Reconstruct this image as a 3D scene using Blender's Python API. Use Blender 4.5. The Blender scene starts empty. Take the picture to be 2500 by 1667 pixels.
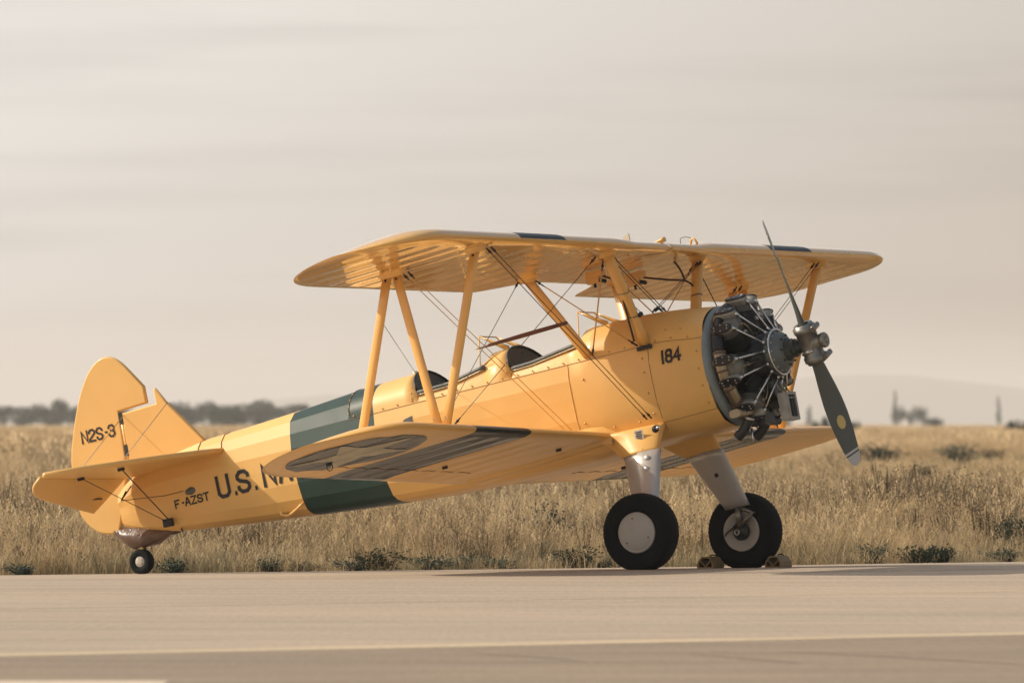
import bpy, bmesh, math, random
import numpy as np
from mathutils import Vector, Matrix, noise
random.seed(7); rng = np.random.default_rng(11)
PI = math.pi
sc = bpy.context.scene
COL = sc.collection

# ------------------------------------------------------------------ aircraft pose (aircraft frame: x nose, y left wing, z up)
HC = 1.2486
def _R(yaw, pitch, roll):
    c, s = math.cos(yaw), math.sin(yaw); Rz = Matrix(((c, s, 0), (-s, c, 0), (0, 0, 1)))
    c, s = math.cos(pitch), math.sin(pitch); Ry = Matrix(((c, 0, -s), (0, 1, 0), (s, 0, c)))
    c, s = math.cos(roll), math.sin(roll); Rx = Matrix(((1, 0, 0), (0, c, -s), (0, s, c)))
    return Rz @ Ry @ Rx
RA = _R(math.radians(29.06), math.radians(12), math.radians(-.3))
TA = Vector((1.559, 73.75, -.941 + HC))
MA = Matrix.Translation(TA) @ RA.to_4x4()

# ------------------------------------------------------------------ camera
F_PX = 21000.0
cam_d = bpy.data.cameras.new("camera"); cam = bpy.data.objects.new("camera", cam_d); COL.objects.link(cam)
cam_d.sensor_width = 36; cam_d.lens = F_PX / 2500 * 36
cam_d.clip_start = 1; cam_d.clip_end = 40000
cam_d.dof.use_dof = True; cam_d.dof.focus_distance = 73.0; cam_d.dof.aperture_fstop = 5.6
cam.location = (0, 0, HC)
cam.rotation_euler = (math.radians(90) + math.atan(196.5 / F_PX), 0, 0)
sc.camera = cam

# ------------------------------------------------------------------ sun, world, exposure
SUN = (RA @ Vector((-1, -.42, .98))).normalized()
ld = bpy.data.lights.new("sun", 'SUN'); lo = bpy.data.objects.new("sun", ld); COL.objects.link(lo)
ld.energy = 4.2; ld.angle = math.radians(.6); ld.color = (1.0, .89, .74)
lo.rotation_euler = SUN.to_track_quat('Z', 'Y').to_euler(); lo.location = (-20, 60, 30)
w = bpy.data.worlds.new("World"); sc.world = w; w.use_nodes = True
nt = w.node_tree; nt.nodes.clear(); N = nt.nodes.new; L = nt.links.new
out = N('ShaderNodeOutputWorld'); bg = N('ShaderNodeBackground'); L(bg.outputs[0], out.inputs[0])
sky = N('ShaderNodeTexSky'); sky.sky_type = 'NISHITA'; sky.sun_disc = False
sky.sun_elevation = math.asin(SUN.z); sky.sun_rotation = math.atan2(SUN.x, SUN.y)
sky.dust_density = 6; sky.air_density = 1.2; sky.ozone_density = 1.0
# thin high cloud veil lit warm by the sun, streaky
tc = N('ShaderNodeTexCoord'); mp = N('ShaderNodeMapping'); mp.inputs['Scale'].default_value = (6, 6, 90)
nz = N('ShaderNodeTexNoise'); nz.inputs['Scale'].default_value = 1.6; nz.inputs['Detail'].default_value = 4; nz.inputs['Roughness'].default_value = .5
L(tc.outputs['Generated'], mp.inputs[0]); L(mp.outputs[0], nz.inputs['Vector'])
dt = N('ShaderNodeVectorMath'); dt.operation = 'DOT_PRODUCT'
sh = Vector((-.8, 0, 1.6)); dt.inputs[1].default_value = sh
L(tc.outputs['Generated'], dt.inputs[0])
gl = N('ShaderNodeMapRange'); gl.inputs[1].default_value = -.05; gl.inputs[2].default_value = .135; gl.inputs[3].default_value = 0; gl.inputs[4].default_value = 1
L(dt.outputs['Value'], gl.inputs[0])
veil = N('ShaderNodeMix'); veil.data_type = 'RGBA'
veil.inputs[6].default_value = (4.3, 3.65, 2.95, 1); veil.inputs[7].default_value = (9.1, 8.8, 8.4, 1)
L(gl.outputs[0], veil.inputs[0])
cr = N('ShaderNodeMapRange'); cr.inputs[1].default_value = .44; cr.inputs[2].default_value = .62; cr.inputs[3].default_value = 1.06; cr.inputs[4].default_value = .935
L(nz.outputs['Fac'], cr.inputs[0])
vs = N('ShaderNodeVectorMath'); vs.operation = 'SCALE'; L(veil.outputs[2], vs.inputs[0]); L(cr.outputs[0], vs.inputs['Scale'])
mx = N('ShaderNodeMix'); mx.data_type = 'RGBA'; sx = N('ShaderNodeSeparateXYZ'); L(tc.outputs['Generated'], sx.inputs[0]); vz = N('ShaderNodeMapRange'); vz.interpolation_type = 'SMOOTHSTEP'; vz.inputs[1].default_value = .02; vz.inputs[2].default_value = .5; vz.inputs[3].default_value = .93; vz.inputs[4].default_value = .17; L(sx.outputs[2], vz.inputs[0]); L(vz.outputs[0], mx.inputs[0])
L(sky.outputs[0], mx.inputs[6]); L(vs.outputs[0], mx.inputs[7]); L(mx.outputs[2], bg.inputs[0])
bg.inputs[1].default_value = 0.10
sc.view_settings.view_transform = 'Standard'; sc.view_settings.look = 'None'
sc.view_settings.exposure = 0.02; sc.view_settings.gamma = 1; sc.view_settings.use_curve_mapping = False
sc.render.engine = 'CYCLES'
sc.cycles.use_denoising = True
sc.cycles.max_bounces = 8; sc.cycles.volume_bounces = 1; sc.cycles.transparent_max_bounces = 12
sc.cycles.sample_clamp_indirect = 6

# ------------------------------------------------------------------ materials
def mat(name, col, rough=.5, metal=0, coat=0, coatr=.08, spec=.5, noise_amt=0, noise_scale=6, bump=0, bump_scale=40, var=None):
    m = bpy.data.materials.new(name); m.use_nodes = True
    t = m.node_tree; b = t.nodes['Principled BSDF']
    b.inputs['Base Color'].default_value = (*col, 1); b.inputs['Roughness'].default_value = rough
    b.inputs['Metallic'].default_value = metal; b.inputs['Coat Weight'].default_value = coat
    b.inputs['Coat Roughness'].default_value = coatr; b.inputs['Specular IOR Level'].default_value = spec
    tc = t.nodes.new('ShaderNodeTexCoord')
    if noise_amt:
        n = t.nodes.new('ShaderNodeTexNoise'); n.inputs['Scale'].default_value = noise_scale; n.inputs['Detail'].default_value = 6
        t.links.new(tc.outputs['Object'], n.inputs['Vector'])
        mr = t.nodes.new('ShaderNodeMapRange'); mr.inputs[1].default_value = .3; mr.inputs[2].default_value = .7
        mr.inputs[3].default_value = 1 - noise_amt; mr.inputs[4].default_value = 1 + noise_amt * .5
        t.links.new(n.outputs['Fac'], mr.inputs[0])
        v = t.nodes.new('ShaderNodeVectorMath'); v.operation = 'SCALE'; v.inputs[0].default_value = col
        t.links.new(mr.outputs[0], v.inputs['Scale']); t.links.new(v.outputs[0], b.inputs['Base Color'])
        m2 = t.nodes.new('ShaderNodeMapRange'); m2.inputs[3].default_value = max(0, rough - .08); m2.inputs[4].default_value = min(1, rough + .12)
        t.links.new(n.outputs['Fac'], m2.inputs[0]); t.links.new(m2.outputs[0], b.inputs['Roughness'])
    if bump:
        n = t.nodes.new('ShaderNodeTexNoise'); n.inputs['Scale'].default_value = bump_scale; n.inputs['Detail'].default_value = 5
        t.links.new(tc.outputs['Object'], n.inputs['Vector'])
        bp = t.nodes.new('ShaderNodeBump'); bp.inputs['Strength'].default_value = bump; bp.inputs['Distance'].default_value = .01
        t.links.new(n.outputs['Fac'], bp.inputs['Height']); t.links.new(bp.outputs[0], b.inputs['Normal'])
    return m
YEL = (.765, .448, .132)
M = {}
M['yellow'] = mat('yellow_paint', YEL, .38, coat=.55, coatr=.10, noise_amt=.05, noise_scale=3)
M['satin'] = mat('satin_yellow_fairing', YEL, .5, coat=.1, coatr=.3, spec=.3, noise_amt=.05)
M['fabric'] = mat('yellow_fabric', YEL, .48, coat=.25, coatr=.18, noise_amt=.06, noise_scale=2.2)
M['low'] = mat('yellow_doped_lower_wing', YEL, .42, coat=.22, coatr=.06, spec=.3, noise_amt=.05, noise_scale=2.5)
M['under'] = mat('yellow_doped_wing', YEL, .28, coat=1.0, coatr=.02, noise_amt=.05, noise_scale=2.5)
M['green'] = mat('dark_green_paint', (.013, .042, .034), .45, coat=.15, coatr=.15, spec=.35, noise_amt=.15, noise_scale=5)
M['blue'] = mat('dark_blue_paint', (.012, .026, .036), .5, coat=.12, coatr=.15, spec=.3, noise_amt=.1)
M['bluem'] = mat('dark_blue_doped_fabric', (.010, .020, .025), .5, coat=.45, coatr=.04, spec=.15, noise_amt=.2)
M['starw'] = mat('aged_white_star', (.36, .32, .21), .55, coat=.3, coatr=.06, noise_amt=.35, noise_scale=7)
M['white'] = mat('faded_white_paint', (.62, .57, .47), .5, noise_amt=.08)
M['black'] = mat('black_lettering', (.012, .013, .015), .45)
M['dark'] = mat('dark_interior', (.02, .022, .022), .7)
M['pad'] = mat('charcoal_leather', (.095, .10, .092), .5, noise_amt=.3, noise_scale=12, bump=.3, bump_scale=30)
M['grey'] = mat('blue_grey_paint', (.20, .235, .24), .42, coat=.3, noise_amt=.12)
M['silver'] = mat('silver_paint', (.50, .49, .47), .38, metal=.35, coat=.2, noise_amt=.07, noise_scale=4)
M['alu'] = mat('bare_aluminium', (.50, .49, .46), .34, metal=.85, noise_amt=.15, noise_scale=10)
M['chrome'] = mat('polished_steel', (.62, .62, .62), .2, metal=1)
M['brass'] = mat('heat_stained_steel', (.34, .28, .19), .34, metal=.85, noise_amt=.3, noise_scale=9)
M['engine'] = mat('engine_grey', (.045, .05, .046), .36, metal=.25, noise_amt=.3, noise_scale=14)
M['rocker'] = mat('rocker_box_grey', (.34, .33, .29), .38, metal=.3, coat=.2, noise_amt=.25, noise_scale=16)
M['headm'] = mat('cylinder_head_grey', (.17, .17, .15), .42, metal=.25, noise_amt=.3, noise_scale=18)
M['case'] = mat('crankcase_grey', (.125, .145, .145), .4, metal=.25, noise_amt=.12)
M['eblack'] = mat('engine_black', (.006, .008, .010), .4, coat=.15, noise_amt=.3, noise_scale=10)
M['rubber'] = mat('tyre_rubber', (.006, .0085, .0095), .8, spec=.18, noise_amt=.3, noise_scale=12, bump=.25, bump_scale=60)
M['disc'] = mat('wheel_disc_cream', (.46, .43, .38), .5, noise_amt=.08, noise_scale=8)
M['wire'] = mat('bracing_wire', (.055, .035, .025), .4, metal=.4)
M['wirey'] = mat('painted_wire', (.60, .34, .10), .4, coat=.3)
M['brown'] = mat('brown_leather', (.13, .07, .045), .34, coat=.4, coatr=.2, noise_amt=.5, noise_scale=9, bump=.6, bump_scale=14)
M['javelin'] = mat('varnished_wood', (.16, .055, .035), .4, noise_amt=.3, noise_scale=10)
M['blade'] = mat('blade_grey_green', (.075, .088, .082), .42, coat=.25, noise_amt=.08)
M['bladet'] = mat('blade_tip_white', (.55, .54, .52), .45)
M['blades'] = mat('blade_yellow_spot', (.60, .46, .18), .5)
M['hub'] = mat('hub_steel', (.26, .25, .22), .33, metal=.7, noise_amt=.15, noise_scale=12)
M['chock'] = mat('chock_ochre', (.28, .19, .09), .65, noise_amt=.25, noise_scale=9, bump=.3)
M['placard'] = mat('placard_print', (.35, .35, .33), .5)

# ------------------------------------------------------------------ mesh helpers
class MB:
    def __init__(s): s.v = []; s.f = []; s.m = []; s.s = []
    def add(s, vs, fs, mi=0, smooth=False):
        o = len(s.v); s.v += [tuple(v) for v in vs]
        for f in fs: s.f.append([i + o for i in f]); s.m.append(mi); s.s.append(smooth)
    def box(s, c, d, rot=None, mi=0):
        c = Vector(c); vs = []
        for z in (-1, 1):
            for y in (-1, 1):
                for x in (-1, 1):
                    p = Vector((x * d[0] / 2, y * d[1] / 2, z * d[2] / 2))
                    if rot is not None: p = rot @ p
                    vs.append(c + p)
        s.add(vs, [(0, 2, 3, 1), (4, 5, 7, 6), (0, 1, 5, 4), (2, 6, 7, 3), (0, 4, 6, 2), (1, 3, 7, 5)], mi)
    def lathe(s, prof, c=(0, 0, 0), ax=(1, 0, 0), n=24, mi=0, smooth=True, closed=False):
        a = Vector(ax).normalized(); u = a.orthogonal().normalized(); v = a.cross(u); c = Vector(c)
        vs = []
        for (t, r) in prof:
            for k in range(n):
                g = 2 * PI * k / n; vs.append(c + a * t + (u * math.cos(g) + v * math.sin(g)) * r)
        fs = []
        for i in range(len(prof) - 1):
            for k in range(n):
                k2 = (k + 1) % n; fs.append((i * n + k, i * n + k2, (i + 1) * n + k2, (i + 1) * n + k))
        s.add(vs, fs, mi, smooth)
    def cyl(s, p0, p1, r0, r1=None, n=12, mi=0, smooth=True):
        p0 = Vector(p0); p1 = Vector(p1); r1 = r0 if r1 is None else r1
        d = (p1 - p0).length
        s.lathe([(0, .0001), (0, r0), (d, r1), (d, .0001)], p0, p1 - p0, n, mi, False)
        if smooth:
            for k in range(len(s.f) - 2 * n, len(s.f) - n): s.s[k] = True
    def tube(s, pts, r, n=8, mi=0, cap=True):
        pts = [Vector(p) for p in pts]; rs = r if isinstance(r, (list, tuple)) else [r] * len(pts)
        prev = None; vs = []
        for i, p in enumerate(pts):
            t = (pts[min(i + 1, len(pts) - 1)] - pts[max(i - 1, 0)]).normalized()
            u = t.orthogonal().normalized() if prev is None else (prev - t * prev.dot(t)).normalized()
            prev = u; v = t.cross(u)
            for k in range(n):
                g = 2 * PI * k / n; vs.append(p + (u * math.cos(g) + v * math.sin(g)) * rs[i])
        fs = [(i * n + k, i * n + (k + 1) % n, (i + 1) * n + (k + 1) % n, (i + 1) * n + k) for i in range(len(pts) - 1) for k in range(n)]
        s.add(vs, fs, mi, True)
        if cap:
            b = len(pts) - 1
            s.add([vs[k] for k in range(n)], [tuple(range(n - 1, -1, -1))], mi); s.add([vs[b * n + k] for k in range(n)], [tuple(range(n))], mi)
    def strut(s, p0, p1, c0, t0, c1=None, t1=None, fwd=(1, 0, 0), n=14, mi=0, seg=6, round_end=True):
        # streamlined strut: chord c along fwd, thickness t
        p0 = Vector(p0); p1 = Vector(p1); a = (p1 - p0).normalized(); c1 = c1 or c0; t1 = t1 or t0
        f = Vector(fwd); f = (f - a * f.dot(a)).normalized(); w_ = a.cross(f)
        vs = []
        for i in range(seg + 1):
            q = i / seg; k_ = 1.0
            c = (c0 + (c1 - c0) * q) * k_; t = (t0 + (t1 - t0) * q) * k_; p = p0.lerp(p1, q)
            for k in range(n):
                g = 2 * PI * k / n; x = math.cos(g); y = math.sin(g)
                yy = y * (1 - .28 * (1 - x) * .5) if x < 0 else y
                vs.append(p + f * (x * c / 2) + w_ * (yy * t / 2))
        fs = [(i * n + k, i * n + (k + 1) % n, (i + 1) * n + (k + 1) % n, (i + 1) * n + k) for i in range(seg) for k in range(n)]
        s.add(vs, fs, mi, True)
        s.add(vs[:n], [tuple(range(n - 1, -1, -1))], mi); s.add(vs[-n:], [tuple(range(n))], mi)
    def loft(s, rings, mi=0, smooth=True, closed=True, cap=True):
        n = len(rings[0]); vs = [p for r in rings for p in r]; fs = []
        kk = n if closed else n - 1
        for i in range(len(rings) - 1):
            for k in range(kk): fs.append((i * n + k, i * n + (k + 1) % n, (i + 1) * n + (k + 1) % n, (i + 1) * n + k))
        s.add(vs, fs, mi, smooth)
        if cap and closed:
            s.add(rings[0], [tuple(range(n - 1, -1, -1))], mi); s.add(rings[-1], [tuple(range(n))], mi)
    def build(s, name, mats, parent=None, world=False):
        me = bpy.data.meshes.new(name); me.from_pydata([tuple(v) for v in s.v], [], s.f); me.validate(clean_customdata=False)
        if not isinstance(mats, (list, tuple)): mats = [mats]
        for m_ in mats: me.materials.append(m_)
        if len(me.polygons) == len(s.f):
            me.polygons.foreach_set('material_index', s.m); me.polygons.foreach_set('use_smooth', s.s)
        bm = bmesh.new(); bm.from_mesh(me); bmesh.ops.remove_doubles(bm, verts=bm.verts, dist=1e-5)
        bmesh.ops.recalc_face_normals(bm, faces=bm.faces); bm.to_mesh(me); bm.free(); me.update()
        o = bpy.data.objects.new(name, me); COL.objects.link(o)
        if parent is not None:
            o.parent = parent
            if parent is PLANE: o.matrix_basis = PBASE
        return o
def prop(o, label=None, cat=None, group=None, kind=None):
    for k, v in (('label', label), ('category', cat), ('group', group), ('kind', kind)):
        if v: o[k] = v
    return o

# ================================================================== GROUND
def sstep(a, b, x): t = min(1, max(0, (x - a) / (b - a))); return t * t * (3 - 2 * t)
def gz(X, Y):
    xs = max(-14, min(14, X - 1.09))
    z = .0113 * xs * sstep(66, 73, Y) * (1 - sstep(84, 130, Y))
    z -= .0146 * max(0, min(Y, 80) - 72.9)
    if Y > 80: z -= .03 * (1 - sstep(80, 200, Y)) * sstep(80, 84, Y)
    return z
def node_mat(name):
    m = bpy.data.materials.new(name); m.use_nodes = True; t = m.node_tree
    return m, t, t.nodes['Principled BSDF']
def ramp(t, fac, stops):
    r = t.nodes.new('ShaderNodeValToRGB'); e = r.color_ramp.elements
    e[0].position, e[0].color = stops[0][0], (*stops[0][1], 1); e[1].position, e[1].color = stops[-1][0], (*stops[-1][1], 1)
    for p, c in stops[1:-1]:
        k = e.new(p); k.color = (*c, 1)
    t.links.new(fac, r.inputs[0]); return r
def noise_n(t, scale, vec, detail=6, rough=.55):
    n = t.nodes.new('ShaderNodeTexNoise'); n.inputs['Scale'].default_value = scale; n.inputs['Detail'].default_value = detail; n.inputs['Roughness'].default_value = rough
    t.links.new(vec, n.inputs['Vector']); return n
def mapping(t, vec, scale=(1, 1, 1), rot=(0, 0, 0)):
    m = t.nodes.new('ShaderNodeMapping'); m.inputs['Scale'].default_value = scale; m.inputs['Rotation'].default_value = rot
    t.links.new(vec, m.inputs[0]); return m
def mixc(t, fac, a, b, mode='MIX'):
    m = t.nodes.new('ShaderNodeMix'); m.data_type = 'RGBA'; m.blend_type = mode
    if isinstance(fac, float): m.inputs[0].default_value = fac
    else: t.links.new(fac, m.inputs[0])
    t.links.new(a, m.inputs[6]); t.links.new(b, m.inputs[7]); return m
def paving(name, c0, c1, c2, streak=(.12, 1.6, 1)):
    m, t, b = node_mat(name); b.inputs['Roughness'].default_value = .85
    g = t.nodes.new('ShaderNodeNewGeometry').outputs['Position']
    rz = -math.atan(.83)
    mp = mapping(t, g, streak, (0, 0, rz))
    n1 = noise_n(t, 1.3, mp.outputs[0], 8, .6); n2 = noise_n(t, 34, g, 4, .7); n3 = noise_n(t, .22, g, 4)
    mq = mapping(t, g, (26, 1.1, 1)); n4 = noise_n(t, 1.0, mq.outputs[0], 5, .75); r4 = ramp(t, n4.outputs['Fac'], [(.3, (.90, .89, .88)), (.55, (1.0, 1.0, 1.0)), (.75, (1.09, 1.08, 1.06))])
    r1 = ramp(t, n1.outputs['Fac'], [(.3, c0), (.5, c1), (.72, c2)])
    r2 = ramp(t, n2.outputs['Fac'], [(.3, (.82, .82, .82)), (.7, (1.12, 1.12, 1.12))])
    r3 = ramp(t, n3.outputs['Fac'], [(.35, (.90, .91, .92)), (.65, (1.05, 1.04, 1.02))])
    x = mixc(t, 1.0, r1.outputs[0], r2.outputs[0], 'MULTIPLY'); x = mixc(t, 1.0, x.outputs[2], r3.outputs[0], 'MULTIPLY'); x = mixc(t, 1.0, x.outputs[2], r4.outputs[0], 'MULTIPLY')
    t.links.new(x.outputs[2], b.inputs['Base Color'])
    bp = t.nodes.new('ShaderNodeBump'); bp.inputs['Strength'].default_value = .35; bp.inputs['Distance'].default_value = .01
    t.links.new(n2.outputs['Fac'], bp.inputs['Height']); t.links.new(bp.outputs[0], b.inputs['Normal'])
    return m
M['concrete'] = paving('taxiway_concrete', (.38, .302, .222), (.445, .357, .264), (.50, .405, .305))
M['asphalt'] = paving('worn_asphalt', (.25, .192, .135), (.295, .228, .162), (.34, .265, .19), (.3, 1.2, 1))
M['linec'] = paving('faded_edge_line', (.50, .395, .265), (.56, .445, .30), (.60, .485, .335))
M['joint'] = mat('joint_tar', (.07, .055, .045), .8)
M['linef'] = paving('faded_yellow_line', (.50, .40, .26), (.53, .425, .27), (.56, .45, .29))
M['linew'] = paving('white_marking', (.60, .50, .38), (.66, .56, .43), (.72, .62, .49))
def sheet(name, xs, ys, off, m, fn=None):
    v = []; f = []
    for j, y in enumerate(ys):
        for i, x in enumerate(xs):
            X, Y = (x, y) if fn is None else fn(x, y)
            v.append((X, Y, gz(X, Y) + off))
    n = len(xs)
    for j in range(len(ys) - 1):
        for i in range(n - 1): f.append((j * n + i, j * n + i + 1, (j + 1) * n + i + 1, (j + 1) * n + i))
    me = bpy.data.meshes.new(name); me.from_pydata(v, [], f); me.materials.append(m)
    for p in me.polygons: p.use_smooth = True
    o = bpy.data.objects.new(name, me); COL.objects.link(o); o['kind'] = 'structure'; return o
def edgeY(X): return 79.6 + .32 * max(-25, min(25, X)) + .10 * math.sin(X * 2.1) + .05 * math.sin(X * 7.3)
# soil of the field
m, t, b = node_mat('dry_soil'); b.inputs['Roughness'].default_value = .95
g = t.nodes.new('ShaderNodeNewGeometry').outputs['Position']
n1 = noise_n(t, .15, g, 6); n2 = noise_n(t, 4, g, 6, .7)
r1 = ramp(t, n1.outputs['Fac'], [(.3, (.17, .14, .095)), (.5, (.26, .205, .135)), (.7, (.34, .27, .17))]); r2 = ramp(t, n2.outputs['Fac'], [(.3, (.7, .7, .7)), (.7, (1.2, 1.2, 1.2))])
x = mixc(t, 1.0, r1.outputs[0], r2.outputs[0], 'MULTIPLY')
sp = t.nodes.new('ShaderNodeSeparateXYZ'); t.links.new(g, sp.inputs[0]); fd = t.nodes.new('ShaderNodeMapRange'); fd.inputs[1].default_value = 180; fd.inputs[2].default_value = 420; t.links.new(sp.outputs[1], fd.inputs[0])
r3 = ramp(t, n1.outputs['Fac'], [(.3, (.36, .28, .17)), (.7, (.46, .36, .22))]); x = mixc(t, fd.outputs[0], x.outputs[2], r3.outputs[0]); t.links.new(x.outputs[2], b.inputs['Base Color']); M['soil'] = m
gx = list(np.concatenate([[-14000, -9000, -2500, -800, -250, -90], np.linspace(-40, 40, 41), [90, 250, 800, 2500, 9000, 14000]]))
gy = list(np.concatenate([[-3000, -300, -40, 10, 30, 40], np.linspace(45, 200, 60), [260, 400, 700, 1200, 2500, 5000, 9500, 16000]]))
sheet('ground', gx, gy, -.03, M['soil'])
sheet('taxiway', list(np.linspace(-60, 60, 241)), list(np.linspace(0, 1, 180)), 0, M['concrete'], lambda x, v: (x, 20 + v * (edgeY(x) - 20)))
def along(x, y0, wdt, v): return (x, y0 + .82 * x + v * wdt)
sheet('asphalt_apron', list(np.linspace(-40, 40, 60)), list(np.linspace(0, 1, 14)), .0012, M['asphalt'], lambda x, v: (x, 15 + v * (48.25 + .82 * x - 15)) if 48.25 + .82 * x > 16 else (x, 15 + v))
sheet('painted_line', list(np.linspace(-38, 40, 80)), [0, 1], .0024, M['linec'], lambda x, v: along(x, 48.0, .75, v))
sheet('painted_line', list(np.linspace(-38, 25, 80)), [0, 1], .0012, M['linef'], lambda x, v: along(x, 60.35, .16, v))
sheet('painted_marking', list(np.linspace(-8, -1.66, 12)), [36.5, 41.55], .0024, M['linew'])
for (y0, x0, x1) in ((77.2, -6, 9), (70.2, -9, 12)):
    sheet('pavement_joint', list(np.linspace(x0, x1, 200)), [0, 1], .002, M['joint'], lambda x, v, y0=y0: (x, y0 + .28 * x + v * (.05 + .04 * noise.noise(Vector((x * 1.7, y0, 0)))) + .09 * noise.noise(Vector((x * .8, y0, 3)))))

M['skid'] = paving('tyre_rubber_trace', (.20, .155, .11), (.235, .182, .13), (.27, .21, .15), (.3, 1.2, 1))
for (xa, ya, xb, yb, w_) in ((1.45, 46.9, 2.9, 43.6, .10), (.95, 46.2, 1.5, 44.4, .13), (-.2, 46.4, .35, 45.0, .10)):
    sheet('tyre_mark', list(np.linspace(0, 1, 12)), [0, 1], .0024, M['skid'], lambda q, v, xa=xa, ya=ya, xb=xb, yb=yb, w_=w_: (xa + (xb - xa) * q + v * w_ * math.sin(PI * min(1, max(.02, q))), ya + (yb - ya) * q))

# ================================================================== AIRCRAFT ROOT
PLANE = bpy.data.objects.new('biplane', None); COL.objects.link(PLANE)
PLANE.location = (TA.x - .9, TA.y + 1.0, gz(.6, 74.7)); PLANE.empty_display_size = .5
prop(PLANE, 'yellow open cockpit biplane with dark green fuselage band and bare radial engine on the taxiway', 'biplane')
PBASE = Matrix.Translation(-PLANE.location) @ MA
def part(mb, name, mats, parent=None): return mb.build(name, mats, PLANE if parent is None else parent)

# ------------------------------------------------------------------ fuselage
ZL = 1.61   # top longeron
def lerp_tab(tab, x):
    if x <= tab[0][0]: return tab[0][1:]
    for a, b_ in zip(tab, tab[1:]):
        if x <= b_[0]:
            q = (x - a[0]) / (b_[0] - a[0]); return tuple(u + (v - u) * q for u, v in zip(a[1:], b_[1:]))
    return tab[-1][1:]
# x, z_top, z_bot, half width max, z of max, longeron z, longeron half width, bottom half width
FT = [(-5.60, 1.50, 1.20, .035, 1.36, 1.46, .03, .02),
      (-5.42, 1.62, 1.12, .075, 1.38, 1.56, .07, .04),
      (-5.05, 1.72, 1.045, .135, 1.38, 1.60, .125, .06),
      (-4.62, 1.785, .995, .195, 1.37, 1.615, .18, .09),
      (-4.20, 1.800, .950, .245, 1.36, 1.615, .225, .12),
      (-3.60, 1.835, .897, .310, 1.34, 1.615, .285, .16),
      (-3.05, 1.878, .850, .360, 1.33, 1.615, .33, .19),
      (-2.65, 1.892, .820, .390, 1.33, 1.615, .365, .21),
      (-2.20, 1.908, .790, .415, 1.33, 1.612, .39, .23),
      (-1.40, 1.920, .765, .435, 1.32, 1.612, .41, .25),
      (-.65, 1.922, .765, .445, 1.31, 1.61, .425, .27),
      (-.10, 1.918, .790, .470, 1.30, 1.61, .44, .28),
      (.12, 1.905, .795, .490, 1.30, 1.605, .455, .27),
      (.40, 1.875, .785, .510, 1.31, 1.58, .455, .24),
      (.66, 1.835, .785, .525, 1.31, 1.565, .450, .22)]
def fz(x): return lerp_tab(FT, x)
NB = 4
def half_ring(x, rim=None):
    zt, zb, w_, zw, zl, wl, wb = fz(x)
    P = [(0, zb), (wb * .6, zb + .004), (wb, zb + .02)]
    rd = sstep(-.9, .3, x)
    for k in range(1, NB + 1):
        a = PI / 2 * k / NB
        P.append((wb + (w_ - wb) * math.sin(a), zw - (zw - zb - .02) * math.cos(a)))
    P.append((w_ * (1 - .012) + 0 * wl, zw + (zl - zw) * .5)); P[-1] = ((w_ * .55 + wl * .45) + .012, zw + (zl - zw) * .52)
    P.append((wl, zl))
    D = []
    for k in range(1, 10):
        bb = PI / 2 * k / 9
        if x < -2.951:   # stringer facets of the turtle deck
            k0 = (k // 3) * 3; q = (k - k0) / 3; b0, b1 = PI / 2 * k0 / 9, PI / 2 * min(9, k0 + 3) / 9
            D.append((wl * (math.cos(b0) * (1 - q) + math.cos(b1) * q) if k < 9 else 0, zl + (zt - zl) * (math.sin(b0) * (1 - q) + math.sin(b1) * q)))
        else: D.append((wl * math.cos(bb) ** .95 if k < 9 else 0, zl + (zt - zl) * math.sin(bb) ** 1.0))
    if rim is not None:   # open cockpit: side skin ends at the rim, then down the inside
        zr, yr = rim
        D = [(wl + (yr - wl) * q, zl + (zr - zl) * q) for q in (.5, 1.)]
        D += [(yr - .03, zr - .005), (yr - .045, zr - .10), (yr - .06, zr - .3), (yr - .08, 1.25), (yr - .12, 1.1), (.1, 1.1), (0, 1.1)]
    return P + D
def side_y(x, z):
    P = half_ring(x)
    for a, b_ in zip(P, P[1:]):
        if a[1] <= z <= b_[1] and b_[1] > a[1]: return a[0] + (b_[0] - a[0]) * (z - a[1]) / (b_[1] - a[1])
    return fz(x)[2]
RC0, RC1, FC0, FC1 = -2.22, -1.52, -1.26, -.56
def rim_at(x):
    if RC0 <= x <= RC1:
        q = (x - RC0) / (RC1 - RC0); z = 1.685 + .02 * q + .06 * max(0, q - .45) / .55; return (z, .365 + .0 * q)
    if FC0 <= x <= FC1:
        q = (x - FC0) / (FC1 - FC0); z = 1.69 + .025 * q + .05 * max(0, q - .3) / .7; return (z, .372)
    return None
xs = sorted(set([round(v, 4) for v in list(np.arange(-5.6, .64, .12)) + [.66, -3.6, -2.69, RC0, RC0 + .001, RC1, RC1 - .001, -2.951, -2.95, FC0, FC0 + .001, FC1, FC1 - .001, -.69, .125]]))
xs = [x for x in xs if not (RC0 - .125 < x < RC0 - .0001 or FC0 - .125 < x < FC0 - .0001)]
LEAN = .10
stations = []
for x in xs:
    stations.append((x, half_ring(x, rim_at(x) if (RC0 < x < RC1 or FC0 < x < FC1) else None)))
mb = MB(); nh = len(stations[0][1])
vid = []; 
for x, P in stations:
    r = [Vector((x, -y, z)) for (y, z) in P] + [Vector((x, y, z)) for (y, z) in P[-2:0:-1]]
    if abs(x - RC0) < 1e-6 or abs(x - FC0) < 1e-6:
        for v in r: v.x -= LEAN * max(0, v.z - 1.69) / .23
    vid.append(r)
n = len(vid[0])
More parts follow.
